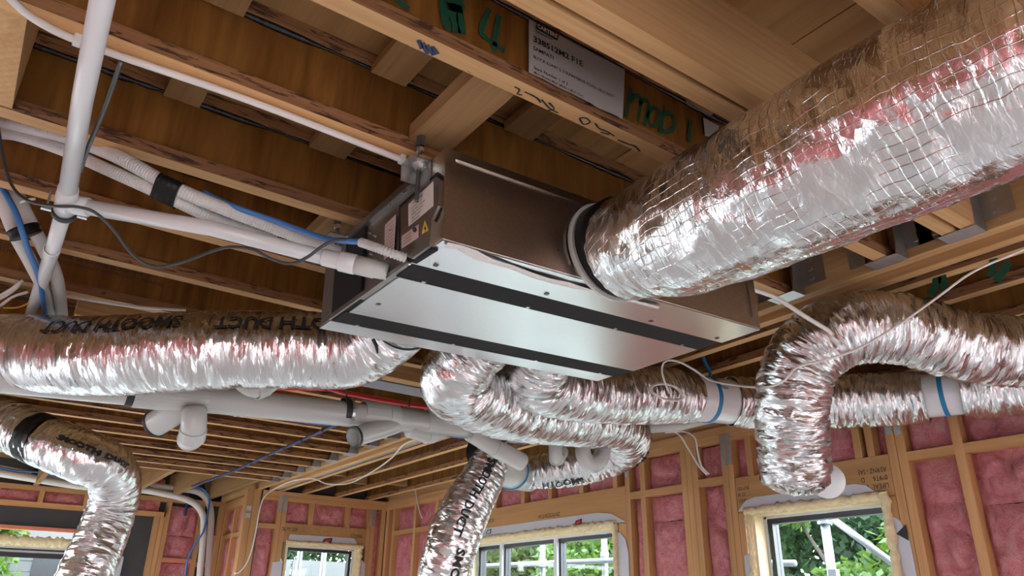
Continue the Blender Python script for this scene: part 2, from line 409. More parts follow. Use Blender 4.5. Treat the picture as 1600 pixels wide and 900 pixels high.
def text_plane(name, body, size, o, ex, ey, mat, parent, squash=1.0, bold=0.0, off=0.0):
    o, ex, ey = Vector(o), Vector(ex).normalized(), Vector(ey).normalized(); en = ex.cross(ey)
    v, f = text2d(body, size, 3, bold)
    return mesh_obj(name, [tuple(o+ex*(x*squash)+ey*y+en*off) for x, y in v], f, mat, parent)
def stroke_ribbon(name, strokes, o, ex, ey, w, mat, parent, off=0.0015):
    """hand-sprayed strokes: flat ribbons lying just proud of a surface"""
    o, ex, ey = Vector(o), Vector(ex).normalized(), Vector(ey).normalized(); en = ex.cross(ey); mb = MB()
    for st in strokes:
        q = spline([Vector((a, b, 0)) for a, b in st], 0.006)[0]
        A = []; B = []
        for i, p in enumerate(q):
            t = (q[min(i+1, len(q)-1)]-q[max(i-1, 0)]).normalized(); nn = Vector((-t.y, t.x, 0))
            ww = w*(0.8+0.4*noise.noise(Vector((p.x*60, p.y*60, 3))))
            a, b = p+nn*ww/2, p-nn*ww/2
            A.append(o+ex*a.x+ey*a.y+en*off); B.append(o+ex*b.x+ey*b.y+en*off)
        mb.quadstrip(A, B)
    return build(mb, name, mat, parent)
# ================================================================ THE SETTING
ZB, ZT = 2.70, 2.948          # underside and top of the floor joists
XR, YB, YA = 3.77, 7.65, 8.9  # right wall, back wall, wall of the recess
XL, YF = -3.6, -3.6
floor = struct(build(MB().box(XL-0.15, XR+0.15, YF-0.15, YA+0.15, -0.59, 0.0), 'floor', 'concrete'))

ceiling = struct(empty('ceiling', (0, 2.0, ZT)))
# plywood sheets of the floor above, each with its own edges
for (x0, x1) in ((XL, -1.2), (-1.196, 1.45), (1.454, 3.9)):
    for k in range(11):
        y0 = YF+k*1.2
        box('plywood_sheet', ceiling, 'ply_sheet', x0, x1, y0, min(y0+1.196, YA+0.1), ZT, ZT+0.02)

struct(build(MB().box(XL-0.1, 3.95, YF-0.1, YA+0.15, ZT+0.021, ZT+0.05), 'light_leak_cover', 'wrap_board'))  # unseen cover added to stop sky light leaking through the sheet joints
# ---- I-joists: flanges, plywood web and the lumpy bead of black glue along the web
def bead(axis, a0, a1, c, z, amp=0.010, step=0.03, seg=6, seed=0.0):
    mb = MB(); n = int((a1-a0)/step); pts = []; rr = []
    for i in range(n+1):
        a = a0+(a1-a0)*i/n
        pts.append(Vector((a, c, z)) if axis == 'x' else Vector((c, a, z)))
        rr.append(0.0035+amp*max(0.0, noise.noise(Vector((a*6.0, seed, 0.3)))+0.25)*(0.6+0.4*noise.noise(Vector((a*31, seed, 2)))))
    return mb.tube(pts, rr, seg)
def i_joist(axis, a0, a1, c, w=0.047):
    """c = centre line; the camera sees the side on the lower-coordinate side"""
    def bx(name, u0, u1, z0, z1, mat, par):
        return box(name, par, mat, a0, a1, u0, u1, z0, z1) if axis == 'x' else box(name, par, mat, u0, u1, a0, a1, z0, z1)
    j = bx('floor_joist', c-0.006, c+0.006, ZB+0.03, ZT-0.03, 'web_ply', ceiling)
    bf = bx('bottom_flange', c-w/2, c+w/2, ZB, ZB+0.036, 'flange_'+axis, j)   # planed underside; laminated edges painted darker for shade, with glue stains
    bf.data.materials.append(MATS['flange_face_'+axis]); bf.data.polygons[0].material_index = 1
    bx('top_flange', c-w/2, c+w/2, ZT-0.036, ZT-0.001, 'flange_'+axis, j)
    build(bead(axis, a0+0.02, a1-0.02, c-0.009, ZT-0.038, seed=c, amp=0.017), 'glue_bead', 'glue_black', j, True)
    build(bead(axis, a0+0.02, a1-0.02, c-0.008, ZB+0.037, amp=0.005, seed=c+9), 'glue_bead', 'glue_black', j, True)
    return j
BX0, BX1 = 2.36, 2.405        # first beam member
proto = i_joist('x', -3.0, BX0-0.003, 1.139)
def copy_tree(o, parent, dloc):
    c = o.copy(); COL.objects.link(c); c.parent = parent; c.location = o.location+Vector(dloc)
    for ch in o.children:
        d = ch.copy(); COL.objects.link(d); d.parent = c
    return c
# far edges measured at 1.16 m + 0.4 m steps; one bay holds the steel channel instead
JOIST_Y = [1.139]
for yc in (0.515, 1.529, 1.957, 2.355, 2.74, 3.142, 3.95, 4.36, 4.72, 5.04, 5.40, 5.76, 6.12, 6.46, 6.80, 7.08):
    copy_tree(proto, ceiling, (0, yc-1.139, 0)); JOIST_Y.append(yc)
JOIST1 = proto
# doubled solid joist nearest overhead, two laminated members with a gap
for (y0, y1) in ((0.838, 0.880), (0.894, 0.936)):
    j = box('solid_joist', ceiling, 'lvl_x', -3.0, BX0-0.003, y0, y1, ZB, ZT-0.001)
# the printed overspray and knots on that joist are on its side; main beam: two laminated members and a packer between them
box('beam_member', ceiling, 'lvl_y', BX0, BX1, YF, YA, ZB, ZT-0.001)
box('beam_packer', ceiling, 'pine_y', BX1, 2.475, YF, YA, ZB+0.05, ZT-0.001)
box('beam_member', ceiling, 'lvl_y', 2.475, 2.52, YF, YB, ZB, ZT-0.001)
box('steel_flat', ceiling, 'steel_beam', 2.522, 2.562, 3.3, YB-0.05, ZB+0.004, ZB+0.16)
box('beam_packer', ceiling, 'pine_x', BX1, 2.45, 2.02, 2.06, ZB+0.002, ZB+0.045)
for xc in (2.592, 2.845, 3.20, 3.56):
    i_joist('y', YF, YB+0.06, xc)
# blocking between the right-hand joists near the far end
for (x0, x1, yy) in ((2.62, 2.82, 6.6), (2.87, 3.17, 6.9), (3.225, 3.53, 6.75)):
    box('blocking_piece', ceiling, 'blocking_x', x0, x1, yy, yy+0.045, ZB+0.04, ZT-0.04)
# galvanised steel channel in the middle bay with green crayon on the timber above
ch = MB().box(0.2, BX0-0.01, 3.46, 3.61, ZB-0.006, ZB+0.002).box(0.2, BX0-0.01, 3.46, 3.468, ZB, ZB+0.14)
build(ch, 'steel_channel', 'steel_beam', ceiling)
box('solid_joist', ceiling, 'lvl_x', 0.2, BX0-0.005, 3.38, 3.455, ZB, ZT-0.001)

# joist hangers on the beam
hg = MB()
hg.box(-0.075, 0.0, -0.030, 0.030, -0.004, -0.002)
for s in (-1, 1):
    yy = 0.0275*s
    hg.poly_prism([(-0.075, yy, -0.004), (0.0, yy, -0.004), (0.0, yy, 0.19), (-0.03, yy, 0.19), (-0.055, yy, 0.13), (-0.062, yy, 0.05)], (0, 0.002*s, 0))
    hg.box(-0.002, 0.0, min(yy, yy+0.05*s), max(yy, yy+0.05*s), 0.03, 0.19)
    for k in range(4):
        hg.box(-0.006, -0.002, yy+0.022*s-0.004, yy+0.022*s+0.004, 0.05+k*0.038-0.004, 0.05+k*0.038+0.004)
hproto = build(hg, 'joist_hanger', 'hanger_steel', ceiling)
hl = hproto.location.copy(); hw = Vector((BX0-0.001, 0, ZB))
for i, yc in enumerate([0.892]+JOIST_Y):
    h = hproto if i == 0 else hproto.copy()
    if i: COL.objects.link(h)
    h.parent = ceiling; h.location = hl+hw+Vector((0, yc, 0))
    if i == 0: h.scale = (1, 1.9, 1)
# blocking pieces between the near joists (x0,x1,y0,y1,z0,z1)
for q in ((0.72, 0.835, 1.165, 1.50, 2.725, 2.77), (0.60, 0.70, 1.165, 1.505, 2.885, 2.912), (0.165, 0.27, 1.165, 1.505, 2.885, 2.912),
          (0.185, 0.28, 1.555, 1.93, 2.885, 2.912), (0.60, 0.715, 1.555, 1.93, 2.885, 2.912), (0.72, 0.835, 1.985, 2.33, 2.725, 2.77),
          (1.02, 1.12, 1.165, 1.505, 2.885, 2.912), (1.35, 1.45, 0.95, 1.11, 2.89, 2.93), (1.02, 1.12, 1.555, 1.93, 2.885, 2.912)):
    box('blocking_piece', ceiling, 'blocking_y', *q)
box('blocking_piece', ceiling, 'lvl_z', -0.19, -0.125, 1.555, 1.93, 2.702, 2.94)
# short rafters running to the recess wall, beyond the last joist
for x0 in (0.55, 1.0, 1.42, 1.80, 2.17):
    box('rafter', ceiling, 'blocking_y', x0, x0+0.045, 7.11, YA+0.05, ZB, ZT-0.02)

# ---------------------------------------------------------------- walls
def batt(parent, axis, c, a0, a1, z0, z1, seed, bulge=0.035):
    """one pillowy glass-wool batt; axis = normal of the wall, c = wall face it fills up to"""
    na = max(5, int((a1-a0)/0.018)); nz = max(5, int((z1-z0)/0.018)); nz = min(nz, 60); na = min(na, 40)
    V = []; Fc = []
    for k in range(nz+1):
        for i in range(na+1):
            u, w = i/na, k/nz; a = a0+(a1-a0)*u; z = z0+(z1-z0)*w
            e = min(u, 1-u)*(a1-a0); e2 = min(w, 1-w)*(z1-z0)
            pil = (1-math.exp(-e/0.03))*(1-math.exp(-e2/0.03))
            n1 = noise.noise(Vector((a*9, z*7, seed)))*0.026+noise.noise(Vector((a*22, z*19, seed+5)))*0.014
            crease = -0.035*max(0.0, 1-abs(noise.noise(Vector((a*5, z*3.5, seed+11))))*9)
            dep = -0.03+pil*(bulge+n1+crease)-0.02
            jit = 0.006*noise.noise(Vector((z*30, seed, i)))
            if axis == 'x': V.append((c-dep-0.02, a+(jit if i in (0, na) else 0), z+0.006*noise.noise(Vector((a*30, seed, k)))))
            else: V.append((a+(jit if i in (0, na) else 0), c-dep-0.02, z+0.006*noise.noise(Vector((a*30, seed, k)))))
    for k in range(nz):
        for i in range(na):
            q = k*(na+1)+i
            Fc.append((q, q+1, q+na+2, q+na+1) if axis == 'y' else (q, q+na+1, q+na+2, q+1))
    return mesh_obj('insulation_batt', V, Fc, 'pink_batt', parent, True)
def nail_plate(parent, axis, c, a, z, w=0.03, h=0.14):
    if axis == 'x': p = box('nail_plate', parent, 'zinc', c-0.002, c, a-w/2, a+w/2, z, z+h)
    else: p = box('nail_plate', parent, 'zinc', a-w/2, a+w/2, c-0.002, c, z, z+h)
    return p
# ---- right wall (runs along y at x = 3.77)
wr = struct(empty('wall_right', (XR, 3.5, 0)))
X0, X1 = XR, XR+0.09
def rstud(y0, y1, z0=0.0, z1=2.61, mat='pine_z', name='stud'): return box(name, wr, mat, X0, X1, y0, y1, z0, z1)
box('top_plate', wr, 'pine_y', X0, X1, YF, YB+0.1, 2.61, 2.655); box('top_plate', wr, 'pine_y', X0, X1, YF, YB+0.1, 2.656, 2.70)
box('bottom_plate', wr, 'pine_y', X0, X1, YF, YB+0.1, 0.0, 0.045)
box('rim_board', wr, 'lvl_y', X0+0.03, X1, YF, YB+0.1, 2.701, 2.97)
struct(box('wall_outer', None, 'wrap_board', X1+0.005, X1+0.02, -0.65, 2.05, 0, 2.98))
# sheathing around the openings
wo = struct(empty('wall_sheathing', (X1, 3.5, 0)))
for (y0, y1, z0, z1) in ((2.05, 2.95, 2.19, 2.98), (2.05, 2.95, 0, 0.9), (2.95, 4.05, 0, 2.98), (4.05, 5.97, 2.2, 2.98), (5.97, YB+0.1, 0, 2.98)):
    box('sheathing_or_leak_cover', wo, 'wrap_board', X1+0.005, X1+0.02, y0, y1, z0, z1)
for y0 in (-3.55, -3.15, -0.645, -0.1, 0.35, 0.80, 1.22): rstud(y0, y0+0.045)
box('lintel', wr, 'lintel_wood', X0+0.002, X1, -3.1, -0.65, 2.15, 2.45)
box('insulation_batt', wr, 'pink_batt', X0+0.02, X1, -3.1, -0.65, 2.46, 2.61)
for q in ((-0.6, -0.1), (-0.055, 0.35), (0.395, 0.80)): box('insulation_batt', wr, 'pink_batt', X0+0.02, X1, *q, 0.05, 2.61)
box('sheathing_or_leak_cover', wr, 'wrap_board', X1+0.005, X1+0.02, -3.6, -0.65, 2.15, 2.98)
box('sheathing_or_leak_cover', wr, 'wrap_board', X1+0.005, X1+0.02, -3.7, -3.1, 0, 2.15)
rstud(1.665, 1.71); rstud(1.937, 1.982); rstud(1.985, 2.030)
rstud(2.033, 2.085, 0, 2.17)
rstud(2.96, 3.0, 0, 2.17); rstud(3.003, 3.045); rstud(3.047, 3.09)
for y0 in (3.285, 3.332, 3.379): rstud(y0, y0+0.045)
rstud(3.755, 3.80); rstud(3.905, 3.95)
rstud(3.953, 4.03, 0, 2.19)
rstud(5.98, 6.05, 0, 2.19); rstud(6.053, 6.10); rstud(6.55, 6.595); rstud(6.98, 7.025); rstud(7.44, 7.485); rstud(7.58, 7.64)
lint1 = box('lintel', wr, 'lintel_wood', X0+0.002, X1, 2.033, 3.0, 2.172, 2.375)
lint2 = box('lintel', wr, 'lintel_wood', X0+0.002, X1, 3.953, 6.05, 2.192, 2.44)
for y0 in (2.10, 2.17, 2.52, 2.86): rstud(y0, y0+0.04, 2.376, 2.61, name='cripple_stud')
for y0 in (4.03, 4.40, 4.78, 5.14, 5.55, 5.9): rstud(y0, y0+0.045, 2.441, 2.61, name='cripple_stud')
for (y0, y1, z) in ((0.845, 1.22, 2.325), (1.265, 1.665, 2.325), (1.71, 1.937, 2.325), (3.09, 3.285, 2.355), (3.424, 3.755, 2.345), (3.80, 3.905, 2.345), (6.10, 6.55, 2.34), (6.595, 6.98, 2.34), (7.025, 7.44, 2.34)):
    box('noggin', wr, 'pine_y', X0, X1, y0, y1, z, z+0.045)
sd = 1
for (y0, y1, z0, z1) in ((0.845, 1.22, 2.37, 2.61), (0.845, 1.22, 1.2, 2.32), (1.265, 1.665, 2.37, 2.61), (1.265, 1.665, 2.09, 2.325), (1.265, 1.665, 1.3, 2.088), (1.71, 1.937, 2.37, 2.61), (1.71, 1.937, 1.2, 2.325),
                         (2.21, 2.52, 2.376, 2.61), (2.56, 2.86, 2.376, 2.61), (2.90, 3.003, 2.376, 2.61), (3.09, 3.285, 2.40, 2.60), (3.09, 3.285, 1.2, 2.352), (3.424, 3.755, 2.392, 2.605), (3.424, 3.755, 2.18, 2.342), (3.424, 3.755, 1.2, 2.178),
                         (3.80, 3.905, 2.392, 2.605), (3.80, 3.905, 1.2, 2.34), (4.075, 4.40, 2.44, 2.61), (4.445, 4.78, 2.44, 2.61), (4.825, 5.14, 2.44, 2.61), (5.185, 5.55, 2.44, 2.61), (5.595, 5.9, 2.44, 2.61),
                         (6.10, 6.55, 2.385, 2.61), (6.10, 6.55, 1.2, 2.34), (6.595, 6.98, 2.385, 2.61), (6.595, 6.98, 1.2, 2.34), (7.025, 7.44, 2.385, 2.61), (7.025, 7.44, 1.2, 2.34), (7.485, 7.58, 1.2, 2.6),
                         (2.05, 2.10, 2.38, 2.6)):
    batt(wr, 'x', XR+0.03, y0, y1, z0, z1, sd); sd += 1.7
for (a, z) in ((1.96, 2.46), (2.007, 2.47), (3.025, 2.46), (3.07, 2.46), (3.93, 2.5), (6.075, 2.5)): nail_plate(wr, 'x', XR, a, z, 0.034, 0.19)
# ---- back wall (runs along x at y = 7.65)
wb = struct(empty('wall_back', (3.0, YB, 0)))
def bstud(x0, x1, z0=0.0, z1=2.61, name='stud'): return box(name, wb, 'pine_z', x0, x1, YB, YB+0.09, z0, z1)
box('top_plate', wb, 'pine_x', 2.42, XR, YB, YB+0.09, 2.61, 2.655); box('top_plate', wb, 'pine_x', 2.42, XR, YB, YB+0.09, 2.656, 2.70)
struct(box('wall_outer', None, 'wrap_board', 2.40, 2.70, YB+0.095, YB+0.11, 0, 2.98)); struct(box('wall_outer', None, 'wrap_board', 3.47, XR+0.1, YB+0.095, YB+0.11, 0, 2.98))
struct(box('wall_outer', None, 'wrap_board', 2.70, 3.47, YB+0.095, YB+0.11, 2.22, 2.98)); struct(box('wall_outer', None, 'wrap_board', 2.70, 3.47, YB+0.095, YB+0.11, 0, 1.0))
bstud(2.265, 2.33, 0, 2.70); bstud(2.333, 2.40, 0, 2.70)
bstud(2.585, 2.63); bstud(2.633, 2.68); bstud(3.56, 3.605); bstud(3.607, 3.652); bstud(3.72, 3.765)
lint3 = box('lintel', wb, 'lintel_wood', 2.633, 3.605, YB+0.002, YB+0.09, 2.225, 2.405)
bstud(2.915, 2.96, 2.406, 2.61, 'cripple_stud'); bstud(3.315, 3.36, 2.406, 2.61, 'cripple_stud')
box('noggin', wb, 'pine_x', 2.402, 2.585, YB, YB+0.09, 2.34, 2.385)
for (x0, x1, z0, z1) in ((2.402, 2.585, 2.385, 2.61), (2.402, 2.585, 1.2, 2.34), (2.68, 2.915, 2.406, 2.61), (2.96, 3.315, 2.406, 2.61), (3.36, 3.56, 2.406, 2.61), (3.652, 3.72, 1.2, 2.6)):
    batt(wb, 'y', YB+0.03, x0, x1, z0, z1, sd); sd += 1.7
for (a, z) in ((2.607, 2.50), (2.66, 2.50), (3.60, 2.44), (3.64, 2.44), (2.30, 2.42), (2.30, 2.49)):
    nail_plate(wb, 'y', YB, a, z, 0.035 if a != 2.30 else 0.05, 0.17 if a != 2.30 else 0.045)
# ---- side wall of the recess
ws = struct(empty('wall_side', (2.42, 8.3, 0)))
for y0 in (7.75, 8.06, 8.50, 8.85): box('stud', ws, 'pine_z', 2.42, 2.51, y0, y0+0.045, 0, 2.61)
box('top_plate', ws, 'pine_y', 2.42, 2.51, YB+0.1, YA, 2.61, 2.70)
box('noggin', ws, 'pine_y', 2.42, 2.51, 8.105, 8.50, 2.30, 2.345); box('noggin', ws, 'pine_y', 2.42, 2.51, 8.545, 8.85, 2.30, 2.345)
for (y0, y1, z0, z1) in ((8.105, 8.50, 2.345, 2.61), (8.105, 8.50, 1.2, 2.30), (8.545, 8.85, 2.345, 2.61), (8.545, 8.85, 1.2, 2.30)):
    batt(ws, 'x', 2.45, y0, y1, z0, z1, sd); sd += 1.7
box('sheathing_or_leak_cover', ws, 'wrap_board', 2.515, 2.525, YB+0.1, YA+0.1, 0, 2.95); box('sheathing_or_leak_cover', ws, 'wrap_board', 2.405, 2.415, YB+0.02, YB+0.13, 0, 2.95); box('sheathing_or_leak_cover', ws, 'wrap_board', 2.405, 2.52, YB+0.095, YB+0.105, 2.6, 2.95)  # last two panels added to close a daylight leak at the corner
# ---- wall of the recess (runs along x at y = 8.9)
wa = struct(empty('wall_recess', (0.5, YA, 0)))
box('top_plate', wa, 'pine_x', XL, 2.42, YA, YA+0.09, 2.655, 2.70); box('bottom_trim', wa, 'pine_x', XL, 1.80, YA, YA+0.09, 2.50, 2.545)
for x0 in (-0.5, 0.12, 0.62, 1.02, 1.34): box('cripple_stud', wa, 'pine_z', x0, x0+0.045, YA, YA+0.09, 2.545, 2.655)
xs = [-0.5, 0.12, 0.62, 1.02, 1.34, 1.75]
for a, b in zip(xs, xs[1:]): batt(wa, 'y', YA+0.03, a+0.045, b, 2.545, 2.655, sd); sd += 1.7
for x0 in (1.72, 1.768, 1.816): box('stud', wa, 'pine_z', x0, x0+0.045, YA, YA+0.09, 0, 2.655 if x0 > 1.8 else 2.50)
box('stud', wa, 'pine_z', 2.16, 2.205, YA, YA+0.09, 0, 2.655); box('stud', wa, 'pine_z', 2.372, 2.417, YA, YA+0.09, 0, 2.655)
for (x0, x1, z) in ((1.862, 2.16, 2.05), (2.205, 2.372, 2.30), (2.205, 2.372, 2.02)): box('noggin', wa, 'pine_x' if z > 2.1 else 'red_timber', x0, x1, YA, YA+0.09, z, z+0.045)
for (z0, z1) in ((2.32, 2.62), (2.10, 2.315), (1.2, 2.045)): batt(wa, 'y', YA+0.03, 1.862, 2.16, z0, z1, sd); sd += 1.7
batt(wa, 'y', YA-0.02, 1.5, 1.75, 2.74, 2.88, sd)
box('sheathing_or_leak_cover', wa, 'wrap_board', 1.30, 1.72, YA+0.08, YA+0.09, 0, 2.50); box('sheathing_or_leak_cover', wa, 'wrap_board', XL, 1.30, YA+0.08, YA+0.09, 2.30, 2.50)
box('sheathing_or_leak_cover', wa, 'wrap_board', XL, -1.1, YA+0.08, YA+0.09, 0, 2.30)
box('sheathing_or_leak_cover', wa, 'wrap_board', 1.72, 2.52, YA+0.095, YA+0.105, 0, 2.95); box('sheathing_or_leak_cover', wa, 'wrap_board', XL, 1.72, YA+0.095, YA+0.105, 2.5, 2.95)
box('red_batten', wa, 'red_timber', XL, 1.28, YA+0.02, YA+0.08, 2.285, 2.32)
# ---- walls behind and beside the camera, with wide openings that let the daylight in
def side_wall(name, axis, c, a0, a1, openings, out):
    w = struct(empty(name, (c, (a0+a1)/2, 0) if axis == 'x' else ((a0+a1)/2, c, 0)))
    def bb(nm, mat, u0, u1, d0, d1, z0, z1):
        lo, hi = sorted((c+out*d0, c+out*d1))
        return box(nm, w, mat, lo, hi, u0, u1, z0, z1) if axis == 'x' else box(nm, w, mat, u0, u1, lo, hi, z0, z1)
    ax = 'y' if axis == 'x' else 'x'
    bb('top_plate', 'pine_'+ax, a0, a1, 0, 0.09, 2.61, 2.70); bb('rim_board', 'lvl_'+ax, a0, a1, 0.02, 0.09, 2.70, 2.97)
    segs = []; cur = a0
    for (o0, o1, z0, z1) in openings:
        segs.append((cur, o0, 0, 2.61)); segs.append((o0, o1, z1, 2.61))
        if z0 > 0.05: segs.append((o0, o1, 0, z0))
        cur = o1
    segs.append((cur, a1, 0, 2.61))
    for (u0, u1, z0, z1) in segs:
        if u1-u0 < 0.02: continue
        bb('insulation_batt', 'pink_batt', u0, u1, 0.02, 0.09, z0, z1); bb('sheathing_or_leak_cover', 'wrap_board', u0, u1, 0.095, 0.11, z0, z1)
        n = max(1, int((u1-u0)/0.55))
        for k in range(n+1):
            u = u0+(u1-u0-0.045)*k/n; bb('stud', 'pine_z', u, u+0.045, 0, 0.09, z0, z1)
    return w
side_wall('wall_left', 'x', XL, YF, YA, [(4.4, 7.4, 0.0, 2.15)], -1)
side_wall('wall_front', 'y', YF, XL, XR, [(-3.3, -0.2, 0.0, 2.15)], -1)

# ---------------------------------------------------------------- windows
def lumpy_strip(parent, p0, p1, nrm, w, t, seed, name='foam_bead'):
    """expanding foam squeezed out along an edge: an uneven crust w wide, t thick"""
    p0, p1, nrm = Vector(p0), Vector(p1), Vector(nrm).normalized(); L = (p1-p0).length; d = (p1-p0)/L; e = d.cross(nrm)
    n = max(6, int(L/0.012)); seg = 8; V = []; Fc = []
    for i in range(n+1):
        c = p0+d*(L*i/n)
        for k in range(seg):
            a = 2*math.pi*k/seg
            r = 1+0.75*noise.noise(Vector((i*0.33, k*0.9 if k < 5 else (8-k)*0.9, seed)))+0.3*noise.noise(Vector((i*1.3, k*1.7, seed+3)))
            drip = 1+1.6*max(0.0, noise.noise(Vector((i*0.16, seed, 8)))-0.28)*(1 if math.sin(a) < 0 else 0)
            V.append(tuple(c+e*(math.sin(a)*w/2*r*drip)+nrm*(math.cos(a)*t*r)))
    for i in range(n):
        for k in range(seg):
            k2 = (k+1) % seg; Fc.append((i*seg+k, i*seg+k2, (i+1)*seg+k2, (i+1)*seg+k))
    Fc += [tuple(range(seg)), tuple(n*seg+k for k in reversed(range(seg)))]
    return mesh_obj(name, V, Fc, 'foam', parent, True)
def window(name, axis, c, a0, a1, z0, z1, mulls, liner=0.10, fr=0.028):
    w = struct(empty(name, (c, (a0+a1)/2, z0) if axis == 'x' else ((a0+a1)/2, c, z0)))
    def bb(nm, mat, u0, u1, d0, d1, zz0, zz1):
        return box(nm, w, mat, c+d0, c+d1, u0, u1, zz0, zz1) if axis == 'x' else box(nm, w, mat, u0, u1, c+d0, c+d1, zz0, zz1)
    bb('jamb_liner', 'liner_wood', a0-0.02, a1+0.02, -0.005, liner, z1, z1+0.018)
    bb('jamb_liner', 'liner_wood', a0-0.02, a0, -0.005, liner, z0, z1); bb('jamb_liner', 'liner_wood', a1, a1+0.02, -0.005, liner, z0, z1)
    bb('frame_flange', 'alu_grey', a0, a1, liner-0.02, liner-0.015, z1-0.012, z1); bb('frame_flange', 'alu_grey', a1-0.018, a1, liner-0.02, liner-0.015, z0, z1)
    bb('frame_bar', 'alu_black', a0, a1, liner-0.01, liner+0.05, z1-fr-0.012, z1-0.012); bb('frame_bar', 'alu_black', a0, a1, liner-0.01, liner+0.05, z0, z0+fr)
    bb('frame_bar', 'alu_black', a0, a0+fr, liner-0.01, liner+0.05, z0+fr, z1-fr-0.012); bb('frame_bar', 'alu_black', a1-fr-0.018, a1-0.018, liner-0.01, liner+0.05, z0+fr, z1-fr-0.012)
    for mu in mulls:
        bb('mullion', 'alu_grey', mu-0.022, mu+0.016, liner-0.03, liner-0.005, z0, z1-0.01); bb('frame_bar', 'alu_black', mu-0.04, mu+0.02, liner-0.004, liner+0.05, z0+fr, z1-fr-0.012)
    ed = [a0+fr]+[q for mu in mulls for q in (mu-0.04, mu+0.02)]+[a1-fr-0.018]
    for i in range(0, len(ed), 2): bb('pane', 'pane_glass', ed[i], ed[i+1], liner+0.02, liner+0.026, z0+fr, z1-fr-0.012)
    return w, bb
w1, bb1 = window('window_1', 'x', XR, 2.105, 2.885, 0.95, 2.145, [])
lumpy_strip(w1, (XR-0.01, 2.07, 2.175), (XR-0.01, 2.94, 2.175), (-1, 0, 0), 0.045, 0.02, 1.0); lumpy_strip(w1, (XR-0.01, 2.085, 2.19), (XR-0.01, 2.085, 0.95), (-1, 0, 0), 0.045, 0.02, 4.0); lumpy_strip(w1, (XR-0.01, 2.925, 2.18), (XR-0.01, 2.925, 0.95), (-1, 0, 0), 0.035, 0.018, 7.0)
w2, bb2 = window('window_2', 'x', XR, 4.085, 5.95, 0.02, 2.16, [4.83, 5.57])
lumpy_strip(w2, (XR-0.01, 4.05, 2.195), (XR-0.01, 5.98, 2.195), (-1, 0, 0), 0.05, 0.02, 2.0); lumpy_strip(w2, (XR-0.01, 4.06, 2.19), (XR-0.01, 4.06, 0.05), (-1, 0, 0), 0.04, 0.02, 5.0)
w3, bb3 = window('window_3', 'y', YB, 2.735, 3.46, 1.1, 2.195, [], liner=0.08)
lumpy_strip(w3, (2.71, YB-0.01, 2.225), (3.53, YB-0.01, 2.225), (0, -1, 0), 0.04, 0.018, 3.0); lumpy_strip(w3, (3.50, YB-0.01, 2.23), (3.50, YB-0.01, 1.1), (0, -1, 0), 0.05, 0.02, 6.0)
w4, bb4 = window('window_4', 'y', YA, -1.08, 1.28, 0.02, 2.13, [0.1], liner=0.09)
bb4('track_bar', 'alu_grey', -1.05, 1.25, 0.055, 0.07, 2.085, 2.10); bb4('track_bar', 'alu_black', -1.05, 1.25, 0.03, 0.085, 2.035, 2.08)
lumpy_strip(w4, (-1.08, YA-0.015, 2.185), (1.26, YA-0.015, 2.185), (0, -1, 0), 0.085, 0.022, 9.0)
# flashing tape lapped up onto the framing, one patch for each place it shows
def patch(parent, axis, c, outline, name='flashing_tape'):
    pts = [(c, a, z) if axis == 'x' else (a, c, z) for a, z in outline]
    mb = MB(); mb.poly_prism(pts, (0.002, 0, 0) if axis == 'x' else (0, 0.002, 0)); return build(mb, name, 'wrap_tape', parent)
def arc_patch(a0, a1, z0, h, n=14):
    return [(a0, z0)]+[(a0+(a1-a0)*(i/n), z0+h*min(1.0, 2.6*math.sin(math.pi*i/n)**0.8)) for i in range(1, n)]+[(a1, z0)]
patch(w2, 'x', XR-0.004, arc_patch(3.955, 6.0, 2.2, 0.085)); patch(w1, 'x', XR-0.004, arc_patch(2.11, 3.0, 2.18, 0.07))
patch(w3, 'y', YB-0.004, [(2.72, 2.22), (2.74, 2.30), (3.42, 2.305), (3.49, 2.22)])
patch(w2, 'x', XR-0.006, [(3.955, 1.0), (3.94, 2.0), (3.965, 2.09), (4.01, 2.13), (4.06, 2.14), (4.06, 1.0)])
patch(w1, 'x', XR-0.004, [(1.99, 1.0), (2.0, 1.95), (2.03, 2.05), (2.075, 2.08), (2.075, 1.0)]); patch(w1, 'x', XR-0.004, [(2.94, 1.0), (2.94, 1.95), (2.985, 1.93), (2.99, 1.0)])
patch(w3, 'y', YB-0.004, [(3.53, 1.2), (3.53, 2.10), (3.575, 2.06), (3.58, 1.2)]); patch(w3, 'y', YB-0.004, [(2.60, 1.2), (2.60, 2.03), (2.70, 2.05), (2.70, 1.2)])
fl = MB(); fl.poly_prism([(1.30, YA+0.03, 1.3), (1.36, YA+0.03, 2.18), (1.42, YA+0.03, 2.21), (1.50, YA+0.03, 2.20), (1.47, YA+0.03, 2.10), (1.50, YA+0.03, 2.08), (1.49, YA+0.03, 1.3)], (0, 0.003, 0))
build(fl, 'flashing_tape', 'wrap_tape', wa)
# red-and-black maker's marks on the tape
def diamond(parent, axis, c, a, z, s, mat_in='ink_red'):
    def mk(name, k, mat, off):
        sh = [(-0.9, 0.0), (-0.5, 0.75), (0.95, 1.0), (0.8, 0.0)]
        pts = [(c-off, a-u*s*k, z+v*s*k*0.9+(1-k)*s*0.3) if axis == 'x' else (a+u*s*k, c-off, z+v*s*k*0.9+(1-k)*s*0.3) for u, v in sh]
        mb = MB(); mb.poly_prism(pts, (0.0005, 0, 0) if axis == 'x' else (0, 0.0005, 0)); return build(mb, name, mat, parent)
    mk('printed_mark', 1.0, 'ink', 0.001); mk('printed_mark', 0.66, mat_in, 0.0018)
diamond(w2, 'x', XR-0.005, 4.46, 2.215, 0.05); diamond(w2, 'x', XR-0.005, 5.65, 2.235, 0.045, 'wrap_tape'); diamond(w3, 'y', YB-0.005, 3.13, 2.24, 0.06)
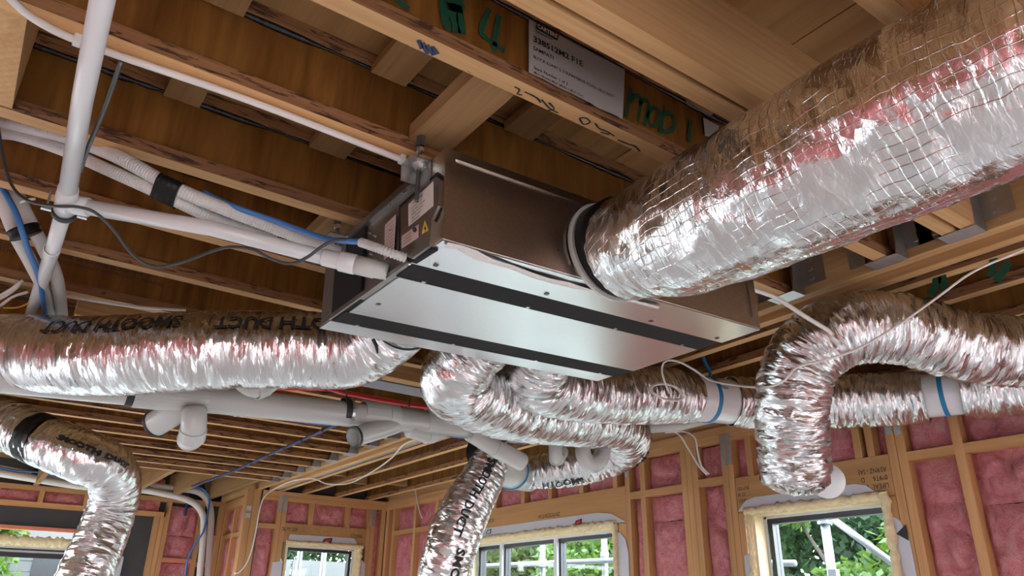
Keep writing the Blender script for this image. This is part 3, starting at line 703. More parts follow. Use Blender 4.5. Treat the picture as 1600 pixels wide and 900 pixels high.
tri = MB(); tri.poly_prism([(XR-0.0055, 2.06, 1.99), (XR-0.0055, 2.005, 1.955), (XR-0.0055, 2.005, 2.03)], (0.0005, 0, 0)); build(tri, 'printed_mark', 'ink', w1)
# brand-stamp printing on the lintels, upside down as installed
text_plane('stamp_print', 'LIFEAL  DAH', 0.035, (XR+0.0005, 2.055, 2.235), (0, 1, 0), (0, 0, -1), 'ink', lint1, 0.9)
text_plane('stamp_print', '0*9T6     D', 0.035, (XR+0.0005, 2.055, 2.275), (0, 1, 0), (0, 0, -1), 'ink', lint1, 0.9)
text_plane('stamp_print', 'AS/RNZ - SAS', 0.035, (XR+0.0005, 2.055, 2.315), (0, 1, 0), (0, 0, -1), 'ink', lint1, 0.75)
for k, tx in enumerate(('OOL-LINE', 'IN  G2', '2.20 @')): text_plane('stamp_print', tx, 0.028, (XR+0.0005, 2.99, 2.30-k*0.035), (0, -1, 0), (0, 0, 1), 'ink', lint1, 0.7)
text_plane('stamp_print', '2BL:YP  2008', 0.05, (2.65, YB-0.0005, 2.33), (1, 0, 0), (0, 0, 1), 'ink', lint3, 0.6); text_plane('stamp_print', 'CZ2008', 0.05, (3.38, YB-0.0005, 2.31), (1, 0, 0), (0, 0, 1), 'ink', lint3, 0.8)
text_plane('stamp_print', '-AS2008/NZ-SC4', 0.05, (XR+0.0005, 5.9, 2.325), (0, -1, 0), (0, 0, 1), 'ink', lint2, 0.9); text_plane('stamp_print', 'H1.2-XGSCAJ-NZ', 0.045, (XR+0.0005, 4.95, 2.30), (0, -1, 0), (0, 0, 1), 'ink', lint2, 0.8)

# ---------------------------------------------------------------- outside
struct(build(MB().box(-40, 45, -40, 45, -0.62, -0.6), 'ground', 'yard_ground'))
# ================================================================ DUCTED AIR-CONDITIONING UNIT
AX, AY, AZ = 0.77, 1.383, 2.40
AW, AD, AH = 1.16, 0.73, 0.25
ac = tag(empty('ducted_air_conditioner', (AX, AY, AZ)), 'galvanised ducted air conditioning unit with two black strips hung under the joists', 'air conditioner')
def A(nm, mat, x0, x1, y0, y1, z0, z1, par=ac, bev=0.0): return box(nm, par, mat, AX+x0, AX+x1, AY+y0, AY+y1, AZ+z0, AZ+z1, bev)
plen = A('return_plenum', 'galv_plenum', 0, AW, 0, 0.15, 0.002, AH, bev=0.003)
A('plenum_flange', 'galv_plenum', 0.0, AW, -0.006, 0.0, 0.002, 0.03, plen); A('plenum_flange', 'galv_plenum', 0.0, AW, -0.006, 0.0, AH-0.022, AH, plen)
A('plenum_flange', 'galv_plenum', 0.0, 0.03, -0.006, 0.0, 0.03, AH-0.022, plen); A('plenum_flange', 'galv_plenum', AW-0.03, AW, -0.006, 0.0, 0.03, AH-0.022, plen)
A('plenum_base', 'galv_bright', 0, AW, -0.004, 0.150, -0.003, 0.002, plen)
case = A('casing', 'galv_case', 0.012, AW-0.012, 0.15, 0.655, 0.004, AH-0.004)
A('bottom_panel', 'galv_bright', 0.016, AW-0.012, 0.245, 0.555, -0.004, 0.004)
for (y0, y1) in ((0.150, 0.245), (0.555, 0.655)):
    st = A('seal_strip', 'ac_black', 0.008, AW-0.012, y0, y1, -0.003, 0.004)
    for k in (0.08, 0.42, 0.76, 1.06): A('screw', 'screw_steel', k, k+0.010, y1-0.012, y1-0.004, -0.005, -0.002, st)
for k in (0.05, 0.40, 0.80, 1.10): A('screw', 'ac_dark', k, k+0.011, 0.118, 0.129, -0.006, -0.002)
A('screw', 'ac_dark', 0.05, 0.062, 0.44, 0.452, -0.006, -0.003)
sp = A('supply_plenum', 'galv_case', 0, AW-0.03, 0.655, AD, 0.002, AH, bev=0.003); A('plenum_base', 'galv_bright', 0, AW-0.03, 0.652, AD+0.004, -0.004, 0.002, sp)
# dark recessed side: edge channel, electrical box, labels
A('edge_rail', 'ac_black', 0.002, 0.014, 0.45, 0.655, 0.0, 0.24); A('edge_rail', 'galv_case', -0.004, 0.014, 0.15, 0.655, 0.0, 0.014); A('edge_rail', 'galv_case', -0.004, 0.014, 0.15, 0.655, AH-0.022, AH)
def side_poly(nm, mat, px, x, t, par=ac):
    pts = [C(a, b, x=x) for a, b in px]; mb = MB(); mb.poly_prism([tuple(p) for p in pts], (t, 0, 0)); return build(mb, nm, mat, par)
cov_px = [(629, 326), (684, 277), (689, 281), (686, 322), (676, 343), (671, 384), (643, 404), (627, 397)]
side_poly('box_gasket', 'ac_black', [(627, 322), (687, 270), (694, 276), (690, 326), (680, 347), (675, 389), (642, 410), (623, 402)], AX-0.004, 0.016)
ebox = side_poly('electrical_cover', 'galv_case', cov_px, AX-0.012, 0.012)
def label_px(px, mat, par, x): return side_poly('label', mat, px, x, 0.0008, par)
lb = label_px([(641, 320), (680, 284), (679, 322), (640, 354)], 'label_white', ebox, AX-0.0130)
lb2 = label_px([(629.5, 369), (655, 351), (654.5, 371), (628.5, 388)], 'label_pink', ebox, AX-0.0130)
tr_ = label_px([(665, 345), (659.5, 366), (670, 359.5)], 'label_yellow', ebox, AX-0.0130)
def text_on_side(par, body, size, px, dirpx, x, mat='ink', squash=0.8):
    o = C(*px, x=x); q = C(*dirpx, x=x); ex = (q-o).normalized(); ey = Vector((0, 0, 1)); ey = (ey-ex*ey.dot(ex)).normalized()
    return text_plane('print', body, size, o, ex, ey, mat, par, squash)
text_on_side(lb, '! WARNING', 0.013, (646, 322), (672, 299), AX-0.0142)
for k in range(5): text_on_side(lb, ('ELECTRIC SHOCK', 'DISCONNECT POWER', 'BEFORE SERVICING', 'RISK OF INJURY', 'SEE MANUAL')[k], 0.0085, (645, 328+k*5.2), (672, 304.5+k*5.2), AX-0.0142)
side_poly('symbol', 'ink_blue', [(649+3.2*math.cos(a), 359-4.2*math.sin(a)) for a in (k*math.pi/6 for k in range(12))], AX-0.0142, 0.0005, lb2)
for k in range(3): text_on_side(lb2, 'CAUTION EARTH', 0.007, (631, 374+k*4.5), (646, 363.5+k*4.5), AX-0.0142)
side_poly('symbol', 'ink', [(665.6, 351), (663.3, 358), (665.2, 357.6), (664.2, 363), (667, 355.5), (665.2, 356)], AX-0.0142, 0.0005, tr_)
lb3 = label_px([(605, 352), (622, 336), (617, 391), (601, 407)], 'label_pink', ac, AX-0.0008+0.008)
for k in range(9): text_on_side(lb3, 'NOTICE TO INSTALLER', 0.0055, (605.5-k*0.35, 358+k*5.2), (616-k*0.35, 349+k*5.2), AX+0.0068)
label_px([(547, 396), (559, 384), (557, 404), (545, 414)], 'label_white', ac, AX+0.004)
for (a, b) in ((579, 365), (587, 369), (580, 397), (637, 412), (641, 283), (659, 264), (667, 262), (612, 360)): side_poly('screw', 'screw_steel', [(a+1.6*math.cos(q), b-1.8*math.sin(q)) for q in (k*math.pi/4 for k in range(8))], AX+0.002 if a < 630 else AX-0.006, 0.006)
# spigot, black tape collar
spc = Vector((1.295, AY, 2.503))
col = build(MB().tube([spc, spc+Vector((0, -0.02, 0)), spc+Vector((0.003, -0.10, 0))], [0.138, 0.132, 0.126], 40), 'duct_spigot', 'galv_plenum', ac, True)
build(MB().tube([spc+Vector((0, -0.004, 0)), spc+Vector((0, -0.012, 0))], [0.144, 0.144], 40), 'collar_flange', 'pvc_grey', col, False)
build(MB().tube([spc+Vector((0, -0.016, 0)), spc+Vector((0.002, -0.085, 0))], [0.1345, 0.1335], 40), 'tape_wrap', 'tape_black', col, True)
# torn white tape along the bottom seam
def ribbon_px(nm, mat, up, lo, z, par):
    n = len(up); mb = MB(); j = lambda: random.uniform(-0.004, 0.004)
    mb.quadstrip([tuple(C(a, b, z=z)+Vector((0, 0, j()))) for a, b in up], [tuple(C(a, b, z=z)+Vector((0, 0, j()-0.002))) for a, b in lo]); return build(mb, nm, mat, par)
ribbon_px('torn_tape', 'torn_tape', [(700, 378), (720, 382), (745, 394), (770, 406), (800, 418), (830, 430), (860, 440), (890, 449), (920, 458), (955, 468), (990, 478), (1030, 490)],
          [(692, 386), (715, 392), (740, 405), (768, 414), (798, 424), (828, 440), (858, 448), (888, 456), (918, 464), (953, 474), (988, 484), (1030, 494)], AZ-0.0065, ac)
ribbon_px('torn_tape', 'torn_tape', [(1035, 489), (1065, 497), (1095, 505), (1125, 513)], [(1033, 492), (1063, 502), (1093, 509), (1123, 516)], AZ+0.012, ac)
# crumpled plastic film lying over the top edge
pf_lo = [(560, 353), (577, 345), (592, 332), (610, 322), (625, 307), (640, 297), (655, 284), (668, 272)]; pf_hi = [(556, 348), (566, 340), (583, 326), (596, 311), (618, 288), (632, 283), (652, 268), (664, 262)]
mb = MB(); R0 = [C(a, b, x=AX) for a, b in pf_lo]; R1 = [C(a, b, x=AX) for a, b in pf_hi]
r0 = spline(R0, 0.008)[0]; r1 = spline(R1, 0.008)[0]; nn = min(len(r0), len(r1)); rows = []
for k in range(5):
    t = k/4; rows.append([tuple(r0[int(i*(len(r0)-1)/(nn-1))].lerp(r1[int(i*(len(r1)-1)/(nn-1))], t)+Vector((0.05*t+0.02*noise.noise(Vector((i*0.5, k*1.3, 2))), 0, 0.012*noise.noise(Vector((i*0.4, k, 7)))))) for i in range(nn)])
for k in range(4): mb.quadstrip(rows[k], rows[k+1])
build(mb, 'plastic_film', 'label_pink', ac)
# hanging lugs on the casing
for yy in (0.09, 0.60):
    lg = A('hanging_lug', 'hanger_steel', -0.055, 0.0, yy-0.03, yy+0.03, AH-0.008, AH-0.004)
    A('lug_web', 'hanger_steel', -0.004, 0.0, yy-0.03, yy+0.03, AH-0.07, AH-0.004, lg); A('lug_web', 'hanger_steel', -0.055, -0.004, yy+0.027, yy+0.03, AH-0.05, AH-0.004, lg)
# cable conduit from the electrical box
gc = [C(634, 403, x=AX-0.01), C(610, 394, x=AX-0.05), C(585, 384, x=AX-0.08), C(565, 377, x=AX-0.10)]
q, _, S = spline(gc, 0.0022); build(MB().tube(q, [0.0115+0.0014*math.sin(s*2*math.pi/0.0085) for s in S], 14), 'flexible_conduit', 'pvc_grey', ac, True)
ac.rotation_euler = (0, -math.atan2(0.04, AW), 0)

def threaded_rod(x, y, z0, z1, label):
    t = tag(empty('threaded_rod', (x, y, z0)), label, 'hanger')
    q = [Vector((x, y, z0+(z1-z0)*i/120)) for i in range(121)]; build(MB().tube(q, [0.0052+0.0008*(i % 2) for i in range(121)], 10), 'rod', 'steel_dark', t, True)
    for z in (2.655, 2.628, z1-0.045): build(MB().tube([(x, y, z), (x, y, z+0.011)], 0.0115, 6), 'nut', 'screw_steel', t)
    build(MB().tube([(x, y, z1-0.030), (x, y, z1+0.002)], 0.0125, 6), 'coupler', 'steel_dark', t)
    build(MB().tube([(x, y, 2.639), (x, y, 2.642)], 0.018, 16), 'washer', 'screw_steel', t)
threaded_rod(0.742, 1.473, 2.535, 2.725, 'threaded hanger rod dropping from pale block beside the electrical box')
threaded_rod(0.742, 1.993, 2.56, 2.725, 'threaded hanger rod at the rear corner above the drain pipe')

# ================================================================ FOIL DUCTS
def duct(name, label, pts, rad, mat, amp, fs, ft, seed, twist=0.0, seg=72, ds=0.007, text=(), group=None, caps=False, bulge=0.0):
    """flexible insulated duct with a creased foil sleeve; amp in metres, fs/ft crease frequency along/around"""
    t = tag(empty(name, pts[0]), label, 'air duct', group)
    cen, rv, S = spline(pts, ds, rad); fr = frames(cen); V = []; UV = []; Fc = []; n = len(cen)
    def rr(s, th, R):
        a = th+twist*s
        cx, sx = math.cos(a)*R*ft, math.sin(a)*R*ft
        n1 = noise.noise(Vector((s*fs, cx+seed, sx))); n2 = noise.noise(Vector((s*fs*2.3, cx*2+seed, sx*2+4))); n3 = noise.noise(Vector((s*3.2, cx*0.35+seed, sx*0.35+9)))
        return R+amp*((1-2.2*abs(n1))*0.9+(0.6-1.4*abs(n2))*0.5)+bulge*n3
    for i in range(n):
        _, e1, e2 = fr[i]
        for k in range(seg+1):
            th = 2*math.pi*k/seg; r = rr(S[i], th if k < seg else 0.0, rv[i])
            V.append(tuple(cen[i]+(e1*math.cos(th)+e2*math.sin(th))*r)); UV.append((S[i], th*rv[i]))
    for i in range(n-1):
        for k in range(seg):
            a = i*(seg+1)+k; Fc.append((a, a+1, a+seg+2, a+seg+1))
    if caps:
        for i, sgn in ((n-1, 1),):
            b = len(V); rings = 7
            for q in range(1, rings+1):
                w = q/rings
                for k in range(seg+1):
                    th = 2*math.pi*k/seg; a = i*(seg+1)+k
                    p = cen[i]+(Vector(V[a])-cen[i])*math.cos(w*math.pi/2)*(1+0.12*noise.noise(Vector((k*0.5, q*0.7, seed))))+fr[i][0]*(rv[i]*0.55*math.sin(w*math.pi/2)+0.02*noise.noise(Vector((math.cos(th)*2, math.sin(th)*2, q*0.6+seed))))
                    V.append(tuple(p)); UV.append((S[i]+w*rv[i], th*rv[i]))
            for q in range(rings):
                r0_ = i*(seg+1) if q == 0 else b+(q-1)*(seg+1)
                for k in range(seg): Fc.append((r0_+k, r0_+k+1, b+q*(seg+1)+k+1, b+q*(seg+1)+k))
    sl = mesh_obj('foil_sleeve', V, Fc, mat, t, True, True, UV)
    for (body, size, s0, th0, dirn, flip) in text:
        v, f = text2d(body, size, 2, 0.0015)
        bm = bmesh.new(); bv = [bm.verts.new((x, y, 0)) for x, y in v]
        for q in f:
            try: bm.faces.new([bv[i] for i in q])
            except ValueError: pass
        bmesh.ops.triangulate(bm, faces=bm.faces[:])
        for _ in range(3):
            ed = [e for e in bm.edges if e.calc_length() > size*0.16]
            if not ed: break
            bmesh.ops.subdivide_edges(bm, edges=ed, cuts=1); bmesh.ops.triangulate(bm, faces=[q for q in bm.faces if len(q.verts) > 3])
        bm.verts.index_update(); TV = []
        im = max(0, min(n-1, int(s0/S[-1]*(n-1)))); vw = CAM_POS-cen[im]; th0 += math.atan2(vw.dot(fr[im][2]), vw.dot(fr[im][1]))   # measured from the side that faces into the room
        for p in bm.verts:
            s = s0+dirn*p.co.x; yv = p.co.y*flip
            i = max(0, min(n-1, int(s/S[-1]*(n-1)))); th = th0+yv/rv[i]; R = rr(S[i], th, rv[i])+0.0055
            TV.append(tuple(cen[i]+fr[i][0]*(s-S[i])+(fr[i][1]*math.cos(th)+fr[i][2]*math.sin(th))*R))
        mesh_obj('printed_lettering', TV, [tuple(q.index for q in fc.verts) for fc in bm.faces], 'ink', t); bm.free()
    return t, cen, rv, S, fr
def duct_band(t, cen, rv, S, fr, s, w, mat, name, extra=0.006, noise_amp=0.0):
    n = len(cen); i0 = int((s-w/2)/S[-1]*(n-1)); i1 = int((s+w/2)/S[-1]*(n-1)); seg = 48; mb = MB()
    idx = list(range(max(0, i0), min(n-1, i1)+1)); b = 0
    for i in idx:
        for k in range(seg):
            th = 2*math.pi*k/seg; r = rv[i]+extra+noise_amp*noise.noise(Vector((math.cos(th)*3, math.sin(th)*3, i*0.25)))
            mb.v.append(tuple(cen[i]+(fr[i][1]*math.cos(th)+fr[i][2]*math.sin(th))*r))
    for a in range(len(idx)-1):
        for k in range(seg): k2 = (k+1) % seg; mb.f.append((a*seg+k, a*seg+k2, (a+1)*seg+k2, (a+1)*seg+k))
    return build(mb, name, mat, t, True)

# big duct from the return plenum, running back over the camera
dA = duct('insulated_duct', 'large silver foil duct with scrim grid joined to the front of the unit', [(1.297, 1.325, 2.503), (1.293, 1.24, 2.495), (1.285, 1.08, 2.472), (1.29, 0.80, 2.47), (1.31, 0.55, 2.485), (1.34, 0.2, 2.49), (1.36, -0.4, 2.48), (1.38, -1.3, 2.5)],
          [0.131, 0.143, 0.162, 0.173, 0.177, 0.178, 0.178, 0.175], 'foil_scrim', 0.0042, 11, 17, 3.0, seg=110, ds=0.008, bulge=0.010)
# duct to the left with its printing
dB = duct('insulated_duct', 'long foil duct sagging leftwards below the joists behind the drain pipe', [(1.05, 2.085, 2.53), (1.07, 2.21, 2.50), (0.99, 2.36, 2.44), (0.80, 2.46, 2.425), (0.51, 2.64, 2.41), (0.26, 2.87, 2.40), (0.0, 3.20, 2.45), (-0.28, 3.6, 2.50), (-0.7, 4.2, 2.52)],
          [0.095, 0.112, 0.128, 0.130, 0.133, 0.135, 0.135, 0.135, 0.135], 'foil_smooth', 0.0042, 21, 7, 11.0, bulge=0.006, twist=2.0,
          text=[('SMOOTH DUCT', 0.066, 0.85, 0.95, 1, -1), ('SMOOTH DUCT', 0.066, 0.27, 1.0, 1, -1)])
duct_band(*dB, 0.09, 0.012, 'tape_black', 'cable_tie', 0.012)
build(MB().tube([C(583, 530, z=2.38), C(588, 540, z=2.36), C(590, 552, z=2.34)], [0.006, 0.006, 0.003], 6), 'tie_tail', 'tape_black', dB[0])
# duct from the unit that swings round to the branch take-off
dC = duct('insulated_duct', 'pleated foil duct swinging from under the unit and doubling back past the waste pipe', [(1.42, 2.085, 2.545), (1.42, 2.20, 2.525), C(712, 592, d=2.82), C(762, 624, d=3.10), C(830, 643, d=3.45), C(900, 652, d=3.78), C(956, 660, d=4.05), C(982, 680, d=4.32), C(970, 702, d=4.50), C(925, 722, d=4.55), C(870, 733, d=4.6), C(822, 738, d=4.62)],
          [0.095, 0.11, 0.130, 0.136, 0.136, 0.134, 0.130, 0.126, 0.120, 0.112, 0.105, 0.09], 'foil_pleat', 0.0100, 30, 8, 21.0, bulge=0.004,
          text=[('DUCT', 0.066, 2.20, -0.75, 1, -1), ('SMOOTH', 0.062, 2.62, -0.65, 1, -1)])
dD = duct('insulated_duct', 'pleated foil duct with white coupling running right from the unit to the wall', [(1.72, 2.085, 2.555), (1.72, 2.21, 2.54), (1.82, 2.36, 2.48), (2.2, 2.40, 2.50), (2.55, 2.38, 2.545), (2.70, 2.355, 2.553)],
          [0.095, 0.115, 0.128, 0.128, 0.122, 0.112], 'foil_pleat', 0.0085, 32, 8, 31.0, bulge=0.006)
# coupling between two lengths
def coupling(label, p0, p1, r, tie_t, drop):
    p0, p1 = Vector(p0), Vector(p1); t = tag(empty('duct_coupling', p0), label, 'coupling'); a = (p1-p0)
    build(MB().tube([p0-a*0.3, p0, p0+a*0.48, p0+a*0.5, p0+a*0.52, p1, p1+a*0.3], [r, r, r, r+0.003, r, r, r], 40), 'collar', 'pvc_white', t, True)
    c = p0+a*tie_t; ring('strap', c, a, r, 0.02, 'tie_blue', t, 0.004, 40)
    u = Vector((0, 0, 1)); top = c+u*(r+0.002)
    build(MB().tube(spline([top+Vector((0, -0.03, -0.01)), top+Vector((0.012, -0.02, 0.03)), top+Vector((-0.004, 0, drop*0.5)), top+Vector((0.004, 0, drop))], 0.02)[0], 0.008, 8), 'hanging_strap', 'tie_blue', t, True)
    box('buckle', t, 'zinc', c.x-0.02, c.x+0.02, c.y-r-0.006, c.y-r*0.9, c.z+0.03, c.z+0.036)
coupling('white duct coupling with blue strap between two pleated foil lengths near coiled wire', (2.68, 2.358, 2.553), (2.92, 2.30, 2.56), 0.108, 0.45, 0.20)
dD2 = duct('insulated_duct', 'pleated foil duct length passing behind the hanging loop between two white couplings', [(2.91, 2.30, 2.56), (3.1, 2.23, 2.565), (3.33, 1.95, 2.56), (3.42, 1.75, 2.545), (3.46, 1.64, 2.54)],
           [0.112, 0.122, 0.124, 0.118, 0.105], 'foil_pleat', 0.0085, 32, 8, 41.0, bulge=0.006)
coupling('white duct coupling with blue strap at the far right above pink insulation', (3.45, 1.65, 2.54), (3.50, 1.48, 2.535), 0.10, 0.5, 0.12)
dD3 = duct('insulated_duct', 'end length of pleated foil duct leaving the frame below the hanging loop', [(3.49, 1.50, 2.535), (3.53, 1.40, 2.53), (3.57, 1.2, 2.53), (3.58, 0.7, 2.55)], [0.105, 0.118, 0.12, 0.12], 'foil_pleat', 0.0085, 32, 8, 47.0, bulge=0.006)
# loop duct that hangs down at the right
dF = duct('insulated_duct', 'crinkled foil duct looping down at right with its closed end above the window', [(3.2, 0.70, 2.45), (2.90, 1.0, 2.465), (2.72, 1.14, 2.49), (2.54, 1.25, 2.545), (2.38, 1.37, 2.535), (2.30, 1.48, 2.44), (2.285, 1.54, 2.30), (2.32, 1.58, 2.17), (2.35, 1.61, 2.06)],
          [0.118, 0.118, 0.118, 0.118, 0.118, 0.118, 0.118, 0.115, 0.112], 'foil_pleat', 0.0105, 30, 9, 51.0, bulge=0.007, caps=True)
capc = C(1292, 750, d=2.78); build(MB().tube([capc, capc+Vector((0.02, 0.012, 0.0)), capc+Vector((0.03, 0.02, 0))], [0.062, 0.064, 0.060], 32), 'end_collar', 'pvc_white', dF[0], True)
# duct drop at the middle
dE = duct('insulated_duct', 'foil duct lettered down its length dropping in front of the middle window', [C(768, 712, d=4.15), C(752, 752, d=4.08), C(728, 795, d=3.98), C(706, 850, d=3.88), C(692, 910, d=3.84), C(684, 1000, d=3.84), C(682, 1100, d=3.84)],
          [0.098, 0.115, 0.128, 0.131, 0.131, 0.131, 0.131], 'foil_smooth', 0.005, 24, 9, 61.0, bulge=0.006,
          text=[('SMOOTH DUCT', 0.062, 0.04, 0.1, 1, -1), ('SMOOTH DUCT', 0.062, 0.53, -0.25, 1, -1)])
bt = tag(empty('branch_takeoff', C(790, 735, d=4.3)), 'white plastic branch take-off with blue strap joining two foil ducts', 'duct fitting')
pb0, pb1, pb2 = C(766, 712, d=4.17), C(800, 738, d=4.45), C(826, 746, d=4.72)
build(MB().tube([pb0, pb0.lerp(pb1, 0.5), pb1, pb2], [0.085, 0.105, 0.098, 0.086], 32), 'fitting_body', 'pvc_grey', bt, True); ring('strap', pb1, pb1-pb0, 0.1, 0.018, 'tie_blue', bt, 0.005, 32)
build(MB().tube([pb0-(pb1-pb0)*0.30, pb0], [0.101, 0.099], 32), 'tape_wrap', 'tape_black', bt, True)
# duct at the bottom left
dG = duct('insulated_duct', 'bent foil duct at lower left with black tape band and a vertical drop', [(-0.12, 5.25, 2.57), (0.10, 4.85, 2.50), (0.28, 4.56, 2.385), (0.46, 4.45, 2.315), (0.60, 4.50, 2.27), (0.665, 4.60, 2.17), (0.665, 4.64, 2.05), (0.64, 4.62, 1.90), (0.60, 4.58, 1.70), (0.58, 4.56, 1.4)],
          [0.128, 0.128, 0.122, 0.128, 0.126, 0.122, 0.122, 0.124, 0.128, 0.13], 'foil_smooth', 0.0055, 22, 9, 71.0, bulge=0.006,
          text=[('SMOOTH DUCT', 0.034, 0.95, -0.25, 1, -1)])
duct_band(*dG, 0.80, 0.085, 'tape_black', 'tape_band', 0.008, 0.006)

# ================================================================ PIPES
# condensate drain: tee, long leg along y and branch to the unit
dp = tag(empty('drain_pipe', (0.02, 2.0, 2.5)), 'white plastic drain pipe with tee and branch running to the unit', 'pipe')
P0, P1, P2, P3, P4 = C(172, -60, d=1.33), C(130, 150, d=1.62), C(103, 318, d=1.97), C(82, 392, d=2.26), C(47, 495, d=2.88)
build(MB().tube([P0, P1, P2], 0.0215, 24), 'pipe_length', 'pvc_white', dp, True); build(MB().tube([P2, P3, P4, P4+(P4-P3)*0.8], 0.0205, 24), 'pipe_length', 'pvc_white', dp, True)
a1, a2 = (P1-P2).normalized(), (P3-P2).normalized()
tee = build(MB().tube([P2+a1*0.075, P2+a1*0.045, P2+a1*0.043, P2-a1*0.03, P2-a1*0.032, P2-a1*0.05], [0.0245, 0.0245, 0.0265, 0.0265, 0.024, 0.024], 24), 'tee_fitting', 'pvc_white', dp, True)
Q0, Q1, Q2 = C(128, 312, d=1.985), C(330, 357, d=1.97), C(505, 402, d=1.99)
ba = (Q1-P2).normalized(); build(MB().tube([P2, P2+ba*0.06, P2+ba*0.062], [0.0255, 0.0255, 0.022], 24), 'tee_branch', 'pvc_white', tee, True)
pj = C(80, 393, d=2.26); ring('socket_joint', pj, P4-P3, 0.0205, 0.05, 'pvc_white', dp, 0.003)
build(MB().tube([P2+ba*0.03, Q1, Q2], 0.0205, 24), 'pipe_length', 'pvc_white', dp, True)
Q3 = C(606, 425, x=AX-0.002); bd = (Q3-Q2)
build(MB().tube([Q2, Q2+bd*0.02, Q2+bd*0.26, Q2+bd*0.28], [0.0225, 0.0235, 0.0235, 0.025], 24), 'reducer', 'pvc_white', dp, True)
build(MB().tube([Q2+bd*0.26, Q2+bd*0.28, Q2+bd*0.50, Q2+bd*0.52], [0.026, 0.0275, 0.0275, 0.025], 24), 'reducer', 'pvc_white', dp, True)
build(MB().tube([Q2+bd*0.50, Q2+bd*0.80, Q2+bd*0.81, Q2+bd*0.92, Q2+bd*0.93, Q3], [0.026, 0.026, 0.0235, 0.0235, 0.022, 0.022], 24), 'rubber_socket', 'pvc_grey', dp, True)
clip = tag(empty('pipe_clip', P2), 'metal and black rubber pipe clip under the drain tee', 'pipe clip')
ring('clip_band', P2-a1*0.045, a1, 0.0265, 0.016, 'rubber_black', clip, 0.004); ring('clip_strap', P2-a1*0.055, a1, 0.0262, 0.004, 'zinc', clip, 0.004)
e = a1.cross(Vector((0, 0, 1))).normalized()
for s in (-1, 1):
    pc = P2-a1*0.045+e*s*0.042; build(MB().box(pc.x-0.012, pc.x+0.012, pc.y-0.006, pc.y+0.006, pc.z-0.006, pc.z+0.008), 'clip_lug', 'zinc', clip); build(MB().tube([pc, pc+Vector((0, 0, 0.055))], 0.003, 8), 'clip_bolt', 'zinc', clip)
# two ribbed conduits side by side, taped together
def ribbed(label, pts, r, mat, pitch=0.0075, amp=0.0006):
    q, _, S = spline(pts, pitch/6); o = build(MB().tube(q, [r+amp*math.sin(s*2*math.pi/pitch) for s in S], 16), 'ribbed_conduit', mat, None, True); tag(o, label, 'conduit', 'ribbed conduits taped together'); return o
rA = [C(2, 190, d=2.15), C(30, 196, d=2.09), C(100, 213, d=2.02), C(180, 243, d=1.97), C(262, 288, d=1.96), (C(330, 318, d=1.985)), C(420, 352, d=2.05), C(500, 383, d=2.10), C(530, 395, d=2.12)]
rB = [C(0, 208, d=2.16), C(30, 212, d=2.10), C(95, 233, d=2.03), C(175, 268, d=1.98), C(252, 303, d=1.965), C(320, 335, d=2.02), C(370, 352, d=2.09), C(430, 375, d=2.15)]
ribbed('upper white ribbed conduit of the taped pair running to the unit', rA, 0.0185, 'corr_white'); ribbed('lower white ribbed conduit of the taped pair ending behind the drain pipe', rB, 0.0165, 'corr_white')
tp = MB(); qa = [C(247, 281, d=1.955), C(266, 290, d=1.957), C(285, 298, d=1.965)]; qb = [C(241, 298, d=1.965), C(258, 306, d=1.967), C(277, 315, d=1.98)]
qa = spline(qa, 0.004)[0]; qb = spline(qb, 0.004)[0]; nq = min(len(qa), len(qb))
for i in range(nq):
    p, o_ = qa[i], qb[i]; e1 = (o_-p); hw = e1.length/2; e1.normalize(); tt = (qa[-1]-qa[0]).normalized(); e2 = tt.cross(e1).normalized(); cc_ = (p+o_)/2
    for k in range(24):
        th = 2*math.pi*k/24; rr_ = 0.0212+0.0008*math.sin(i*1.8); tp.v.append(tuple(cc_+e1*(math.cos(th)*rr_+math.copysign(hw, math.cos(th)))+e2*math.sin(th)*rr_))
for i in range(nq-1):
    for k in range(24): k2 = (k+1) % 24; tp.f.append((i*24+k, i*24+k2, (i+1)*24+k2, (i+1)*24+k))
tag(build(tp, 'tape_wrap', 'tape_black', None, True), 'wide black tape wrap binding the two ribbed conduits together', 'tape')
# insulated refrigerant pair at the left with blue cable
def tagpipe(name, label, cat, pts, r, mat, group=None, seg=12, ds=0.015): return tag(pipe(name, pts, r, mat, None, ds, seg), label, cat, group)
tagpipe('insulated_pipe', 'white insulated pipe, outer left of the pair crossing below the drain pipe', 'pipe', [C(-12, 225, d=2.3), C(-2, 290, d=2.3), C(22, 360, d=2.32), C(48, 410, d=2.45), C(72, 460, d=2.68), C(84, 510, d=2.95)], 0.021, 'insul_white', 'insulated pipe pair by the drain')
tagpipe('insulated_pipe', 'white insulated pipe, inner right of the pair crossing below the drain pipe', 'pipe', [C(0, 225, d=2.36), C(18, 285, d=2.34), C(46, 345, d=2.34), C(72, 395, d=2.43), C(90, 440, d=2.60), C(98, 510, d=2.95)], 0.021, 'insul_white', 'insulated pipe pair by the drain')
tagpipe('blue_cable', 'flat blue cable strapped over the insulated pipe pair at left', 'cable', [C(-8, 260, d=2.26), C(2, 290, d=2.25), C(24, 330, d=2.24), C(36, 365, d=2.235), C(46, 395, d=2.32), C(58, 425, d=2.42), C(66, 460, d=2.58), C(72, 510, d=2.9)], 0.0085, 'cable_blue')
tq = C(38, 362, d=2.285); tdir = C(50, 385, d=2.29)-C(28, 340, d=2.28)
q = spline([tq-tdir*0.14, tq, tq+tdir*0.14], 0.006)[0]; tag(build(MB().tube(q, [0.044+0.002*math.sin(i*2) for i in range(len(q))], 18), 'tape_wrap', 'tape_black', None, True), 'black tape around the insulated pipe pair and blue cable', 'tape')
